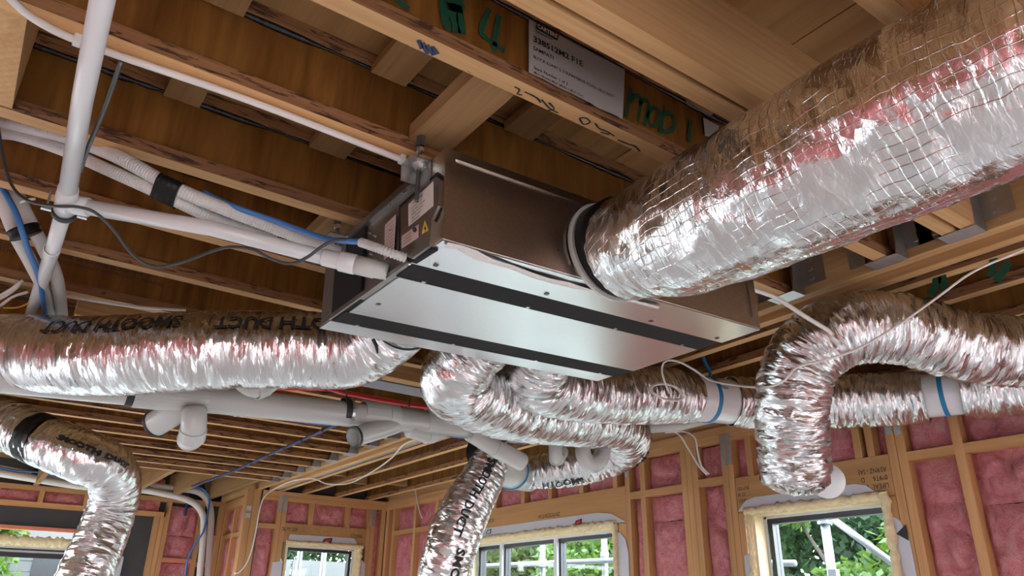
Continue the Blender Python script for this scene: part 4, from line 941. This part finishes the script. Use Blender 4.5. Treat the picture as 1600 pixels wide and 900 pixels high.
# grey cable looping across, blue cable to the unit
tagpipe('black_cable', 'thin dark cable drooping from the drain tee to the unit', 'cable', [C(-4, 190, d=2.08), C(6, 250, d=2.05), C(20, 292, d=2.02), C(45, 314, d=1.98), C(85, 322, d=1.93), C(120, 323, d=1.93), C(150, 333, d=1.94), C(180, 362, d=1.95), C(205, 395, d=1.95), C(230, 413, d=1.95), C(255, 417, d=1.95), C(290, 408, d=1.96), C(330, 393, d=1.95), C(360, 386, d=1.93), C(395, 390, d=1.925), C(425, 405, d=1.925), C(455, 412, d=1.925), C(480, 402, d=1.925), C(505, 384, d=1.93), C(530, 374, d=1.935), C(564, 377, x=AX-0.10)], 0.0042, 'cable_grey', None, 8, 0.012)
tagpipe('blue_cable', 'light blue cable running along the ribbed conduits into the unit', 'cable', [C(318, 300, d=2.0), C(340, 312, d=2.0), C(380, 328, d=2.0), C(430, 345, d=2.03), C(470, 360, d=2.03), C(510, 373, d=2.0), C(545, 377, d=1.93), C(566, 378, x=AX-0.10)], 0.0075, 'cable_blue', None, 10)
tagpipe('dark_rod', 'slim dark green rod leaning beside the white drain pipe', 'rod', [C(189, 96, z=2.68), C(165, 165, z=2.64), C(136, 235, z=2.60), C(126, 268, z=2.585)], 0.0052, 'steel_dark', None, 8)
# small white conduit clipped under the second joist
cd = tag(empty('cable_conduit', (0.3, 1.54, 2.69)), 'slim white conduit clipped along the underside of the second joist', 'conduit')
pipe('conduit_length', [C(-30, -60, z=2.685), C(8, -12, z=2.685), C(40, 20, z=2.686), C(80, 45, z=2.688), C(118, 62, z=2.689), C(180, 85, z=2.689), C(400, 161, z=2.689), C(672, 267, z=2.687)], 0.0085, 'cable_white', cd)
for a, b in ((121, 63), (628, 249)):
    p = C(a, b, z=2.689); build(MB().box(p.x-0.008, p.x+0.008, p.y-0.011, p.y+0.011, p.z-0.011, p.z+0.011, 0.003), 'clip', 'pvc_white', cd)
# ---- waste pipe
def wp(px, py, y=3.1): return C(px, py, y=y)
wpt = tag(empty('waste_pipe', wp(200, 610)), 'large off-white plastic waste pipe with branches crossing behind the unit', 'pipe')
W0, W1, W2 = wp(140, 604), wp(780, 672), wp(925, 689)
def Wt(t): return W0.lerp(W1, t)
wd = (W1-W0).normalized()
build(MB().tube([W0-wd*1.2, Wt(0.5), W1], 0.055, 32), 'main_pipe', 'pvc_grey', wpt, True)
build(MB().tube([W1, W1+wd*0.10, W1+wd*0.17, W2, W2+(W2-W1).normalized()*0.04], [0.058, 0.057, 0.042, 0.040, 0.040], 28), 'reduced_pipe', 'pvc_grey', wpt, True)
for (a, b, L) in ((262, 618, 0.24), (310, 622, 0.06), (585, 648, 0.12), (612, 652, 0.05), (690, 661, 0.18), (718, 664, 0.05), (800, 674, 0.07), (830, 678, 0.05)):
    c = wp(a, b); ring('pipe_socket', c, wd, 0.054 if a < 790 else 0.045, L, 'pvc_grey', wpt, 0.005)
for (a, b) in ((204, 610), (539, 643), (783, 673)):
    c = wp(a, b); g = ring('clip_band', c, wd, 0.057, 0.03, 'rubber_black', wpt, 0.004); ring('clip_strap', c+wd*0.018, wd, 0.057, 0.014, 'zinc', g, 0.005)
    if a > 300: build(MB().tube([c+Vector((0, 0, 0.055)), Vector((c.x, c.y, 2.95))], 0.004, 8), 'hanger_rod', 'steel_dark', g)
def branch(pts, r, nm='branch_pipe', open_end=True, ringat=None):
    q = spline(pts, 0.012)[0]; b = build(MB().tube(q, r, 24, caps=not open_end), nm, 'pvc_grey', wpt, True)
    if open_end:
        d_ = (q[-1]-q[-2]).normalized(); ring('seal_ring', q[-1]-d_*0.008, d_, r-0.001, 0.012, 'rubber_black', b, 0.005)
        build(MB().tube([q[-1], q[-1]-d_*0.09], [r*0.9, r*0.9], 24, False), 'inner_bore', 'pvc_grey', b, True)
    else: ring('branch_socket', q[len(q)//2], q[len(q)//2]-q[len(q)//2-1], r-0.001, 0.05, 'pvc_grey', b, 0.004)
    return b
branch([wp(305, 627), wp(280, 640, 3.14), wp(240, 664, 3.26)], 0.052)
branch([wp(303, 640, 3.06), wp(303, 662, 3.05), wp(300, 682, 3.09), wp(296, 686, 3.16)], 0.047, 'elbow_pipe', False)
branch([C(432, 555, y=2.92), C(427, 585, y=2.91), C(404, 602, y=2.90), C(382, 590, y=2.91), C(375, 560, y=2.92)], 0.050, 'trap_bend', False)
branch([wp(620, 662), wp(590, 672, 3.07), wp(552, 683, 3.03)], 0.043)
branch([wp(735, 675), wp(770, 697, 3.12), wp(815, 722, 3.16)], 0.046, 'branch_pipe', False)
branch([wp(640, 672, 3.1), wp(668, 680, 3.13), wp(690, 676, 3.18)], 0.036, 'branch_pipe', False)
branch([C(868, 690, y=3.08), C(868, 706, y=3.08), C(870, 716, y=3.10), C(878, 706, y=3.16)], 0.036, 'trap_bend', False)
branch([C(911, 692, y=3.05), C(912, 712, y=3.05), C(925, 726, y=3.03), C(940, 714, y=3.02), C(941, 690, y=3.04)], 0.042, 'trap_bend', False)
tag(build(MB().tube([C(990, 670, y=3.02), C(1060, 664, y=2.95), C(1120, 650, y=2.85), C(1190, 636, y=2.72)], 0.034, 20), 'small_waste_pipe', 'pvc_grey', None, True), 'small grey waste pipe passing under the white coupling at right', 'pipe')
# water pipes with clips
def clipped(name, label, pts, r, mat, cl, cmat='rubber_black'):
    t = tag(empty(name, pts[0]), label, 'pipe'); pipe('pipe_length', pts, r, mat, t)
    for c, a in cl: ring('pipe_clip', c, a, r*0.98, 0.014, cmat, t, 0.004, 14)
rp = [C(a, b, z=z) for a, b, z in ((300, 601, 2.61), (345, 600, 2.61), (440, 606, 2.605), (510, 607, 2.60), (540, 614, 2.60), (640, 632, 2.60), (755, 646, 2.60), (800, 655, 2.60))]
clipped('red_water_pipe', 'red plastic water pipe running above the waste pipe', rp, 0.0125, 'pipe_red', [(rp[3], rp[3]-rp[2]), (C(638, 632, z=2.6), rp[5]-rp[4]), (C(718, 641, z=2.6), rp[6]-rp[5])])
bp = [C(a, b, y=3.2) for a, b in ((180, 612), (235, 628), (300, 637), (372, 645), (440, 652), (500, 660), (560, 662), (610, 668), (680, 676), (740, 684), (820, 690))]
clipped('blue_water_pipe', 'blue plastic water pipe running below the waste pipe', bp, 0.0125, 'pipe_blue', [(C(378, 646, y=3.2), bp[4]-bp[3]), (C(368, 645, y=3.2), bp[4]-bp[3]), (C(625, 669, y=3.2), bp[8]-bp[7])], 'pvc_white')
cb = [C(560, 648, z=2.55), C(530, 661, z=2.57), C(480, 684, z=2.61), C(420, 711, z=2.65), C(360, 738, z=2.66), C(300, 760, z=2.67)]
clipped('cable_bundle', 'dark blue cable bundle with black ties slanting below the far joists', cb, 0.0105, 'cable_dark_blue', [(C(a, b, z=zz), cb[2]-cb[1]) for a, b, zz in ((505, 672, 2.59), (472, 687, 2.615), (444, 700, 2.63), (420, 711, 2.65), (392, 723, 2.655), (372, 733, 2.66))])
# insulated pipes along the recess wall that turn down
YP = 8.75
def ip(*pp): return [C(a, b, y=YP-dy) for a, b, dy in pp]
tagpipe('insulated_pipe', 'upper white insulated pipe along the recess wall turning down at its corner', 'pipe', ip((-20, 728, 0), (30, 738, 0), (130, 755, 0), (200, 757, 0), (270, 763, 0.02), (308, 768, 0.03), (324, 782, 0.03), (330, 805, 0.02), (328, 850, 0.0), (322, 930, 0)), 0.034, 'insul_white', 'insulated pipes along the recess wall')
tagpipe('insulated_pipe', 'lower white insulated pipe along the recess wall turning down at its corner', 'pipe', ip((-20, 736, 0.05), (40, 746, 0.05), (130, 760, 0.05), (200, 763, 0.05), (250, 770, 0.06), (295, 782, 0.07), (315, 800, 0.07), (318, 830, 0.06), (312, 900, 0.05), (310, 940, 0.05)), 0.034, 'insul_white', 'insulated pipes along the recess wall')
tagpipe('blue_cable', 'blue cable laced along the insulated pipes of the recess wall', 'cable', ip((-20, 725, 0.06), (20, 735, 0.06), (60, 738, 0.07), (100, 746, 0.06), (150, 754, 0.05), (210, 753, 0.04), (245, 766, 0.06), (280, 768, 0.07), (310, 762, 0.06), (326, 775, 0.07), (325, 800, 0.08), (318, 830, 0.12), (305, 850, 0.10), (292, 880, 0.08), (288, 930, 0.08)), 0.0105, 'cable_blue', None, 8)
for (a, b, lab) in ((56, 738, 'black tape on recess pipes beside the bent duct, leftmost band'), (197, 756, 'black tape on recess pipes just right of the bent duct'), (314, 767, 'black tape on recess pipes where they turn down')):
    c = C(a, b, y=YP); tag(build(MB().tube([c+Vector((-0.035, 0, 0)), c+Vector((0.035, 0, -0.005))], 0.042, 16), 'tape_wrap', 'tape_black', None, True), lab, 'tape')
tagpipe('blue_strap', 'short blue strap hanging on pink insulation in the recess', 'strap', [C(294, 770, y=YA-0.03), C(292, 790, y=YA-0.03), C(289, 806, y=YA-0.03)], 0.012, 'cable_dark_blue', None, 6)
# white wires
WIRE = 0.0042
def wire(label, pts, r=WIRE, name='white_wire', ds=0.02): return tagpipe(name, label, 'wire', pts, r, 'cable_white', None, 8, ds)
wire('thin white wire rising from the coil past the loop duct to the right edge', [C(1620, 380, d=2.35), C(1590, 394, d=2.38), C(1520, 425, d=2.42), C(1460, 468, d=2.45), C(1400, 510, d=2.46), C(1340, 545, d=2.48), C(1290, 562, d=2.5), C(1245, 574, d=2.5), C(1225, 595, d=2.52), C(1195, 605, d=2.6), C(1150, 602, d=2.85), C(1110, 594, d=3.05), C(1085, 578, d=3.1), C(1060, 565, d=3.1), C(1040, 564, d=3.1), C(1034, 578, d=3.1), C(1040, 600, d=3.1), C(1046, 615, d=3.12)])
coil = []
cc = C(1042, 613, d=3.13)
for i in range(70):
    a = i/70*2*math.pi*4; coil.append(cc+AR*(0.066*math.cos(a)*(1+0.06*math.sin(i)))+AU*(0.030*math.sin(a)-0.012*math.cos(a)+0.002*math.sin(i*0.7))+AF*(0.02*math.sin(a)+0.003*(i % 5)))
wire('small coil of thin white wire resting against the pleated duct', coil, WIRE, 'wire_coil', 0.01)
wire('short white conduit slanting from the unit edge to the loop duct', [C(1150, 444, d=2.48), C(1205, 462, d=2.5), C(1225, 473, d=2.5), C(1262, 497, d=2.5), C(1292, 515, d=2.5), C(1300, 524, d=2.52)], 0.0075, 'white_conduit')
wire('white wire draped under the joists toward the back window post', [C(700, 672, x=2.57), C(660, 684, z=2.68), C(632, 694, z=2.68), C(610, 717, z=2.66), C(580, 738, z=2.66), C(545, 755, z=2.67), C(512, 756, z=2.68), C(490, 748, z=2.685), C(462, 750, z=2.68), C(440, 758, z=2.68), C(420, 769, z=2.68)], 0.006)
wire('white wire hanging down the post at the recess corner', [C(425, 765, y=7.643), C(412, 778, y=7.643), C(405, 800, y=7.643), C(398, 840, y=7.643), C(388, 875, y=7.643), C(375, 893, y=7.643), C(366, 896, y=7.643)], 0.007)
wire('white wire dangling on pink insulation left of the lettered duct', [C(716, 737, x=3.755), C(680, 745, x=3.758), C(650, 757, x=3.762), C(652, 780, x=3.762), C(656, 800, x=3.762), C(660, 810, x=3.764)], 0.006)
wire('left white wire of the two hanging into the wall bay beside the studs', [C(1030, 672, x=3.62), C(1058, 677, x=3.63), C(1075, 700, x=3.68), C(1092, 728, x=3.72), C(1105, 742, x=3.75)], 0.006)
wire('right white wire of the two hanging into the wall bay beside the studs', [C(1040, 676, x=3.62), C(1068, 674, x=3.63), C(1086, 684, x=3.66), C(1090, 705, x=3.69), C(1096, 728, x=3.72), C(1108, 741, x=3.75)], 0.006)
wire('white wire following the joist above the long sagging duct', [C(100, 462, z=2.69), C(160, 472, z=2.69), C(220, 480, z=2.69), C(290, 485, z=2.69)], 0.006)
for k, (a, b, lab) in enumerate(((0, 462, 'upper of three white wires slanting in at the left edge'), (0, 467, 'middle of three white wires slanting in at the left edge'), (0, 478, 'lowest of three white wires slanting in at the left edge'))):
    wire(lab, [C(a-20, b+10, d=2.75), C(a, b, d=2.75), C(20, b-12-(k == 2)*2, d=2.75), C(36-(k == 1)*4+(k == 2)*8, b-24+(k == 2)*2, d=2.75)], 0.0055)
tagpipe('yellow_wire', 'short yellow and green wire at the left edge above the sagging duct', 'wire', [C(5, 481, d=2.76), C(25, 481, d=2.76), C(38, 477, d=2.76), C(47, 472, d=2.76)], 0.003, 'label_yellow', None, 6)
wire('short white wire stub beside the drain tee clip', [C(32, 316, d=2.05), C(42, 312, d=2.02), C(54, 311, d=1.99)], 0.0035)

# ================================================================ SHEET AND SPRAY MARKS ON THE FIRST JOIST
yw = 1.1315
sheet = tag(empty('notice_sheet', (0.97, yw, 2.76)), 'white printed delivery sheet stapled to the web of the joist overhead', 'sheet')
p_ = [C(827, 27, y=yw-0.004), C(976, 104, y=yw-0.004), C(974, 140, y=yw-0.004), C(971, 186, y=yw-0.006), C(905, 155, y=yw-0.010), C(830, 116, y=yw-0.010), C(822, 100, y=yw-0.004)]
tl, trr, br_, bl = C(826, 22, y=yw-0.003), C(977, 102, y=yw-0.003), C(972, 187, y=yw-0.026), C(826, 113, y=yw-0.026)
mb = MB(); rows = []
for k in range(9):
    r_ = []
    for i in range(15):
        u, w = i/14, k/8; p = tl.lerp(trr, u).lerp(bl.lerp(br_, u), w); r_.append(tuple(p+Vector((0, -0.002*abs(math.sin(u*9+w*3))*w, 0.004*noise.noise(Vector((u*6, w*3, 1)))))))
    rows.append(r_)
for k in range(8): mb.quadstrip(rows[k], rows[k+1])
build(mb, 'paper_sheet', 'paper', sheet, True)
def on_sheet(px, body, size, mat='ink', bold=0.0, squash=0.9, dy=0.021):
    o = C(*px, y=yw-dy); return text_plane('print', body, size, o, (1, 0, 0), (0, 0, 1), mat, sheet, squash, bold)
def sheet_bar(pxs, mat, dy):
    mb = MB(); mb.poly_prism([tuple(C(a, b, y=yw-dy)) for a, b in pxs], (0, 0.0006, 0)); build(mb, 'logo_block', mat, sheet)
sheet_bar([(840, 33), (875, 52), (871, 63), (837, 44)], 'ink', 0.012); sheet_bar([(869.5, 51), (873.5, 53), (871, 60), (867.5, 58)], 'ink_red', 0.0128)
o = C(839.5, 42.5, y=yw-0.0135); text_plane('print', 'CARTERS', 0.0165, o, (1, 0, -0.02), (0, 0, 1), 'label_white', sheet, 0.88, 0.0006)
on_sheet((837, 49), 'Your Building Partner', 0.0062, dy=0.0125, bold=0.0002)
on_sheet((833, 64), '338512M2 F1E', 0.0235, dy=0.0155, bold=0.0006, squash=1.08); on_sheet((833, 77), 'SAMPATI', 0.0155, dy=0.0185, squash=1.0, bold=0.0002)
on_sheet((833.5, 90), 'BLOCK E,UNIT 5, 3 SUNNYBRAE ROAD, HILLCREST', 0.0118, dy=0.0225, squash=0.93, bold=0.0001)
on_sheet((834, 107), 'Stack Number 1 of 2', 0.0118, dy=0.0275, squash=1.0, bold=0.0001); on_sheet((834.5, 114.5), 'Mod 1(Retten),Mod 1(Media 1),Mod 1(Ter)', 0.0092, dy=0.0305, squash=0.9, bold=0.0001)
s2 = MB(); s2.poly_prism([tuple(C(a, b, y=yw-0.004)) for a, b in ((1099, 184), (1124, 197), (1118, 215), (1102, 212))], (0, 0.001, 0))
tag(build(s2, 'notice_sheet', 'paper'), 'corner of a second white sheet peeking out above the large foil duct', 'sheet')
# green spray lettering, black stamps on the same joist
o = C(978, 205, y=yw-0.002)
def pxs(L, y=yw): 
    b = C(900, 150, y=y); return [[((C(a, c, y=y)-b).x, (C(a, c, y=y)-b).z) for a, c in st] for st in L]
bo = C(900, 150, y=yw-0.002)
stroke_ribbon('spray_lettering', pxs([[(986, 138), (981, 165), (977, 182)], [(984, 160), (992, 150), (1000, 153), (998, 178), (996, 190)], [(998, 162), (1006, 157), (1013, 163), (1008, 188), (1005, 196)], [(1019, 168), (1012, 180), (1014, 194), (1022, 197), (1029, 184), (1027, 172), (1019, 168)], [(1037, 166), (1034, 190), (1031, 208)], [(1037, 178), (1048, 178), (1054, 190), (1050, 203), (1040, 206), (1034, 202)]]), bo, (1, 0, 0), (0, 0, 1), 0.014, 'ink_green', JOIST1)
stroke_ribbon('spray_lettering', pxs([[(1079, 188), (1077, 204), (1076, 222)]]), bo, (1, 0, 0), (0, 0, 1), 0.011, 'ink_green', JOIST1)
stroke_ribbon('spray_lettering', pxs([[(692, -8), (694, 20), (700, 48)], [(706, -8), (708, 22), (714, 52)], [(718, -5), (719, 25), (722, 54)], [(698, 10), (722, 16)]]), bo, (1, 0, 0), (0, 0, 1), 0.026, 'ink_green', JOIST1)
stroke_ribbon('spray_lettering', pxs([[(765, 15), (752, 46), (757, 58), (788, 80)], [(780, 25), (774, 55), (772, 80)]]), bo, (1, 0, 0), (0, 0, 1), 0.017, 'ink_green', JOIST1)
stroke_ribbon('spray_lettering', pxs([[(610, -12), (625, 5), (640, 14)], [(618, -20), (634, 2)]]), bo, (1, 0, 0), (0, 0, 1), 0.016, 'ink_green', JOIST1)
bz = C(900, 190, z=ZB)
def zst(L): return [[((C(a, c, z=ZB)-bz).x, (C(a, c, z=ZB)-bz).y) for a, c in st] for st in L]
stroke_ribbon('stamp_print', [[(x, -y) for x, y in st] for st in zst([[(804, 135), (812, 140), (808, 146), (816, 148)], [(820, 143), (838, 152), (845, 160)], [(846, 155), (858, 168), (872, 176)], [(858, 160), (866, 170), (855, 172)], [(905, 184), (912, 194), (922, 190), (915, 184), (905, 184)], [(930, 192), (936, 200), (948, 205), (960, 212)], [(938, 206), (952, 210)], [(965, 218), (980, 224), (992, 228), (1000, 236)]])], bz, (1, 0, 0), (0, -1, 0), 0.006, 'ink', JOIST1, 0.001)
stroke_ribbon('stamp_print', [[(x, -y) for x, y in st] for st in zst([[(654, 62), (659, 76)], [(660, 66), (668, 84)], [(667, 70), (678, 86)], [(675, 72), (684, 84)]])], bz, (1, 0, 0), (0, -1, 0), 0.012, 'ink_blue', JOIST1, 0.001)
# stencil print on the webs at left
for (px_, yy, tx) in (((88, 410), 2.734, 'IN ACCORDANCE WITH PRODUCT LITERATURE'), ((92, 401), 2.734, 'HYNE  SEE  ENGINEER TO 5000-100-17'), ((-15, 388), 2.734, 'MUST NOT BE NOTCHED'), ((-15, 380), 2.734, '1CC-Y19 9-45001')):
    o = C(*px_, y=yy-0.0005); text_plane('stamp_print', tx, 0.018, o, (1, 0, 0), (0, 0, 1), 'ink', ceiling, 0.85)
# green crayon on the timber by the steel channel and on the joist beside the beam
oc = C(505, 568, y=3.379); text_plane('crayon_mark', '82  1  11E', 0.07, oc-Vector((0, 0, 0.02)), (1, 0, 0), (0, 0, 1), 'ink_green', ceiling, 1.1)
for (a, b, tx, sz) in ((538, 730, '8 IIII', 0.09), (577, 716, 'P', 0.1), (598, 707, 'L', 0.1), (625, 702, 'U', 0.09)):
    o = C(a, b, x=2.584); text_plane('crayon_mark', tx, sz, o, (0, -1, 0), (0, 0, 1), 'ink_green', ceiling, 1.3)
stroke_ribbon('spray_lettering', [[(0, 0), (0.03, 0.05), (0.01, 0.09)], [(0.05, 0), (0.05, 0.08)], [(0.20, 0.0), (0.22, 0.06)], [(0.21, -0.02), (0.26, 0.03)]], C(1455, 462, x=2.584), (0, -1, 0), (0, 0, 1), 0.035, 'ink_green', ceiling)

# ================================================================ OUTSIDE
def pole(mb, a, b, r=0.024): mb.tube([a, b], r, 14)
def scaffold(name, label, parts, group=None):
    t = tag(empty(name, parts[0][1]), label, 'scaffold')
    for nm, a, b, r in parts: build(MB().tube([a, b], r, 16), nm, 'scaffold_steel', t, True)
    return t
XS = 4.9
s_a, s_b = C(1288, 812, x=XS), C(1306, 905, x=XS)
st1 = scaffold('scaffold_bay', 'galvanised scaffold standard with diagonal brace outside the right window', [('standard', Vector((s_a.x, s_a.y, -0.6)), Vector((s_a.x, s_a.y, s_a.z)), 0.03), ('diagonal_brace', C(1297, 808, x=XS-0.06), C(1400, 884, x=XS-0.06), 0.022), ('ledger_stub', C(1200, 880, x=XS), C(1243, 880, x=XS), 0.022)])
build(MB().tube([s_a+Vector((0, 0, -0.03)), s_a+Vector((0, 0, 0.04))], [0.05, 0.046], 8), 'coupler', 'scaffold_steel', st1); c = C(1303, 897, x=XS-0.05); build(MB().box(c.x-0.02, c.x+0.02, c.y-0.03, c.y+0.03, c.z-0.1, c.z+0.03), 'wedge', 'scaffold_steel', st1)
v1, v2, v3 = C(736, 880, x=XS), C(848, 880, x=XS), C(945, 870, x=XS)
lab = ('scaffold standard seen at the left edge of the middle window', 'scaffold standard in front of the middle window mullion', 'scaffold standard near the right jamb of the middle window')
for p, l in zip((v1, v2, v3), lab): scaffold('scaffold_post', l, [('standard', Vector((p.x, p.y, -0.6)), Vector((p.x, p.y, 3.6)), 0.028), ('coupler', Vector((p.x, p.y, p.z-0.04)), Vector((p.x, p.y, p.z+0.04)), 0.038)], 'scaffold standards')
scaffold('scaffold_rail', 'horizontal scaffold guard rail crossing behind the middle window', [('rail', Vector((XS-0.05, v1.y+0.8, v1.z-0.03)), Vector((XS-0.05, v3.y-0.9, v3.z-0.05)), 0.024)])
for a, l in ((467, 'left scaffold standard outside the back window'), (505, 'right scaffold standard outside the back window')):
    p = C(a, 880, y=9.3); scaffold('scaffold_post', l, [('standard', Vector((p.x, p.y, -0.6)), Vector((p.x, p.y, 3.4)), 0.032), ('base_collar', Vector((p.x, p.y, 1.2)), Vector((p.x, p.y, 1.3)), 0.042)])
fence = tag(empty('boundary_fence', (4.5, 12.0, -0.6)), 'pale panel fence beyond the back window', 'fence')
for k in range(7): box('fence_panel', fence, 'fence_pale', 2.6+k*0.9, 3.47+k*0.9, 12.0, 12.04, -0.6, 2.33)
box('fence_rail', fence, 'fence_pale', 2.6, 8.9, 11.95, 11.99, 1.9, 1.95)
tb = tag(empty('timber_stack', (4.3, 10.6, -0.6)), 'stack of yellow packed timber outside the back window', 'timber')
for k in range(4): box('timber_pack', tb, 'timber_yellow', 3.35, 4.05, 10.2+k*0.12, 10.3+k*0.12, -0.6, 1.83+0.02*(k % 2))
box('tarp', tb, 'tarp_blue', 4.07, 4.5, 10.2, 10.7, -0.6, 1.72)
hs = tag(empty('neighbour_house', (-1.0, 15.0, -0.6)), 'grey neighbouring house seen through the recess window', 'house')
for k in range(22): box('weatherboard', hs, 'house_wall', 0.75, 3.2, 15.0-0.01*(k % 2), 15.3, -0.6+k*0.17, -0.6+k*0.17+0.165)
hr = MB(); hr.poly_prism([(0.6, 14.8, 3.15), (3.4, 14.8, 3.15), (3.4, 17.0, 4.2), (0.6, 17.0, 4.2)], (0, 0, 0.08)); build(hr, 'roof', 'wrap_board', hs)
box('window_opening', hs, 'alu_black', 1.2, 1.9, 14.97, 15.0, 1.6, 2.5)

def tree(label, base, h, blobs, leafmat, n, size, trunk_r=0.12, lean=(0, 0)):
    base = Vector(base); t = tag(empty('tree', base), label, 'tree', 'trees outside the windows')
    top = base+Vector((lean[0], lean[1], h)); q = spline([base, base.lerp(top, 0.4)+Vector((0.1, -0.08, 0)), top], 0.15)[0]
    build(MB().tube(q, [trunk_r*(1-0.6*i/len(q)) for i in range(len(q))], 12), 'trunk', 'bark', t, True)
    for k in range(3):
        b = base.lerp(top, 0.45+0.15*k); c = Vector(blobs[k % len(blobs)][0]); build(MB().tube([b, b.lerp(c, 0.5)+Vector((0, 0, 0.15)), c], [trunk_r*0.5, trunk_r*0.35, trunk_r*0.12], 8), 'branch', 'bark', t, True)
    V = []; Fc = []; rnd = random.Random(int(h*1000)+n)
    tot = sum(b[1][0]*b[1][1]*b[1][2] for b in blobs)
    for c, r in blobs:
        for _ in range(int(n*r[0]*r[1]*r[2]/tot)):
            d = Vector((rnd.gauss(0, 1), rnd.gauss(0, 1), rnd.gauss(0, 1))).normalized()*(rnd.random()**0.45)
            p = Vector(c)+Vector((d.x*r[0], d.y*r[1], d.z*r[2]))
            p += Vector((noise.noise(p*1.7), noise.noise(p*1.7+Vector((9, 0, 0))), noise.noise(p*1.7+Vector((0, 9, 0)))))*0.25
            s = size*rnd.uniform(0.6, 1.3); a = Vector((rnd.gauss(0, 1), rnd.gauss(0, 1), rnd.gauss(-0.6, 0.7))).normalized(); b = a.orthogonal().normalized(); b = (b*math.cos(rnd.random()*6.3)+a.cross(b)*math.sin(rnd.random()*6.3))
            i = len(V); V += [tuple(p), tuple(p+a*s*0.5+b*s*0.24), tuple(p+a*s), tuple(p+a*s*0.5-b*s*0.24)]; Fc.append((i, i+1, i+2, i+3))
    o = mesh_obj('foliage', V, Fc, leafmat, t); o['kind'] = 'stuff'
    return t
tree('dark leaning tree behind the scaffold in the right window', (8.2, 6.6, -0.6), 4.6, [((8.0, 5.6, 2.5), (1.1, 1.6, 1.6)), ((8.6, 7.0, 3.2), (1.2, 1.2, 1.3)), ((8.2, 4.3, 2.2), (1.0, 1.0, 1.5))], 'leaf_dark', 25740, 0.117, 0.16, (-0.3, -0.7))
tree('bright green leafy shrub low in the right window', (6.9, 4.1, -0.6), 2.3, [((6.9, 4.0, 1.75), (0.6, 0.8, 0.45)), ((7.0, 3.4, 2.2), (0.6, 0.7, 0.6)), ((6.9, 4.9, 2.75), (0.5, 0.5, 0.3))], 'leaf_fresh', 7436, 0.109, 0.06)
tree('olive green tree filling the left panes of the middle window', (8.6, 12.3, -0.6), 4.4, [((8.2, 12.0, 2.4), (1.5, 2.0, 1.7)), ((8.6, 13.6, 2.8), (1.3, 1.4, 1.6)), ((8.0, 10.8, 2.0), (0.9, 1.0, 1.4))], 'leaf_olive', 25740, 0.133, 0.13)
tree('fresh green tree filling the right pane of the middle window', (8.4, 8.9, -0.6), 4.2, [((8.2, 9.0, 2.1), (1.1, 1.3, 1.4)), ((8.6, 8.2, 2.6), (1.0, 1.1, 1.2)), ((8.9, 9.8, 2.9), (0.9, 1.0, 1.2))], 'leaf_fresh', 20020, 0.125, 0.12)
tree('dark hedge top showing above the fence in the back window', (6.2, 13.6, -0.6), 3.4, [((4.6, 13.4, 2.9), (1.5, 0.7, 1.0)), ((6.4, 13.6, 3.0), (1.6, 0.7, 1.0))], 'leaf_dark', 11440, 0.117, 0.1)
tree('bright tree seen in the left pane of the recess window', (-0.6, 13.5, -0.6), 4.2, [((-0.4, 13.4, 2.3), (1.1, 1.0, 1.3)), ((0.4, 13.8, 2.6), (0.6, 0.6, 0.9))], 'leaf_fresh', 14300, 0.133, 0.12)
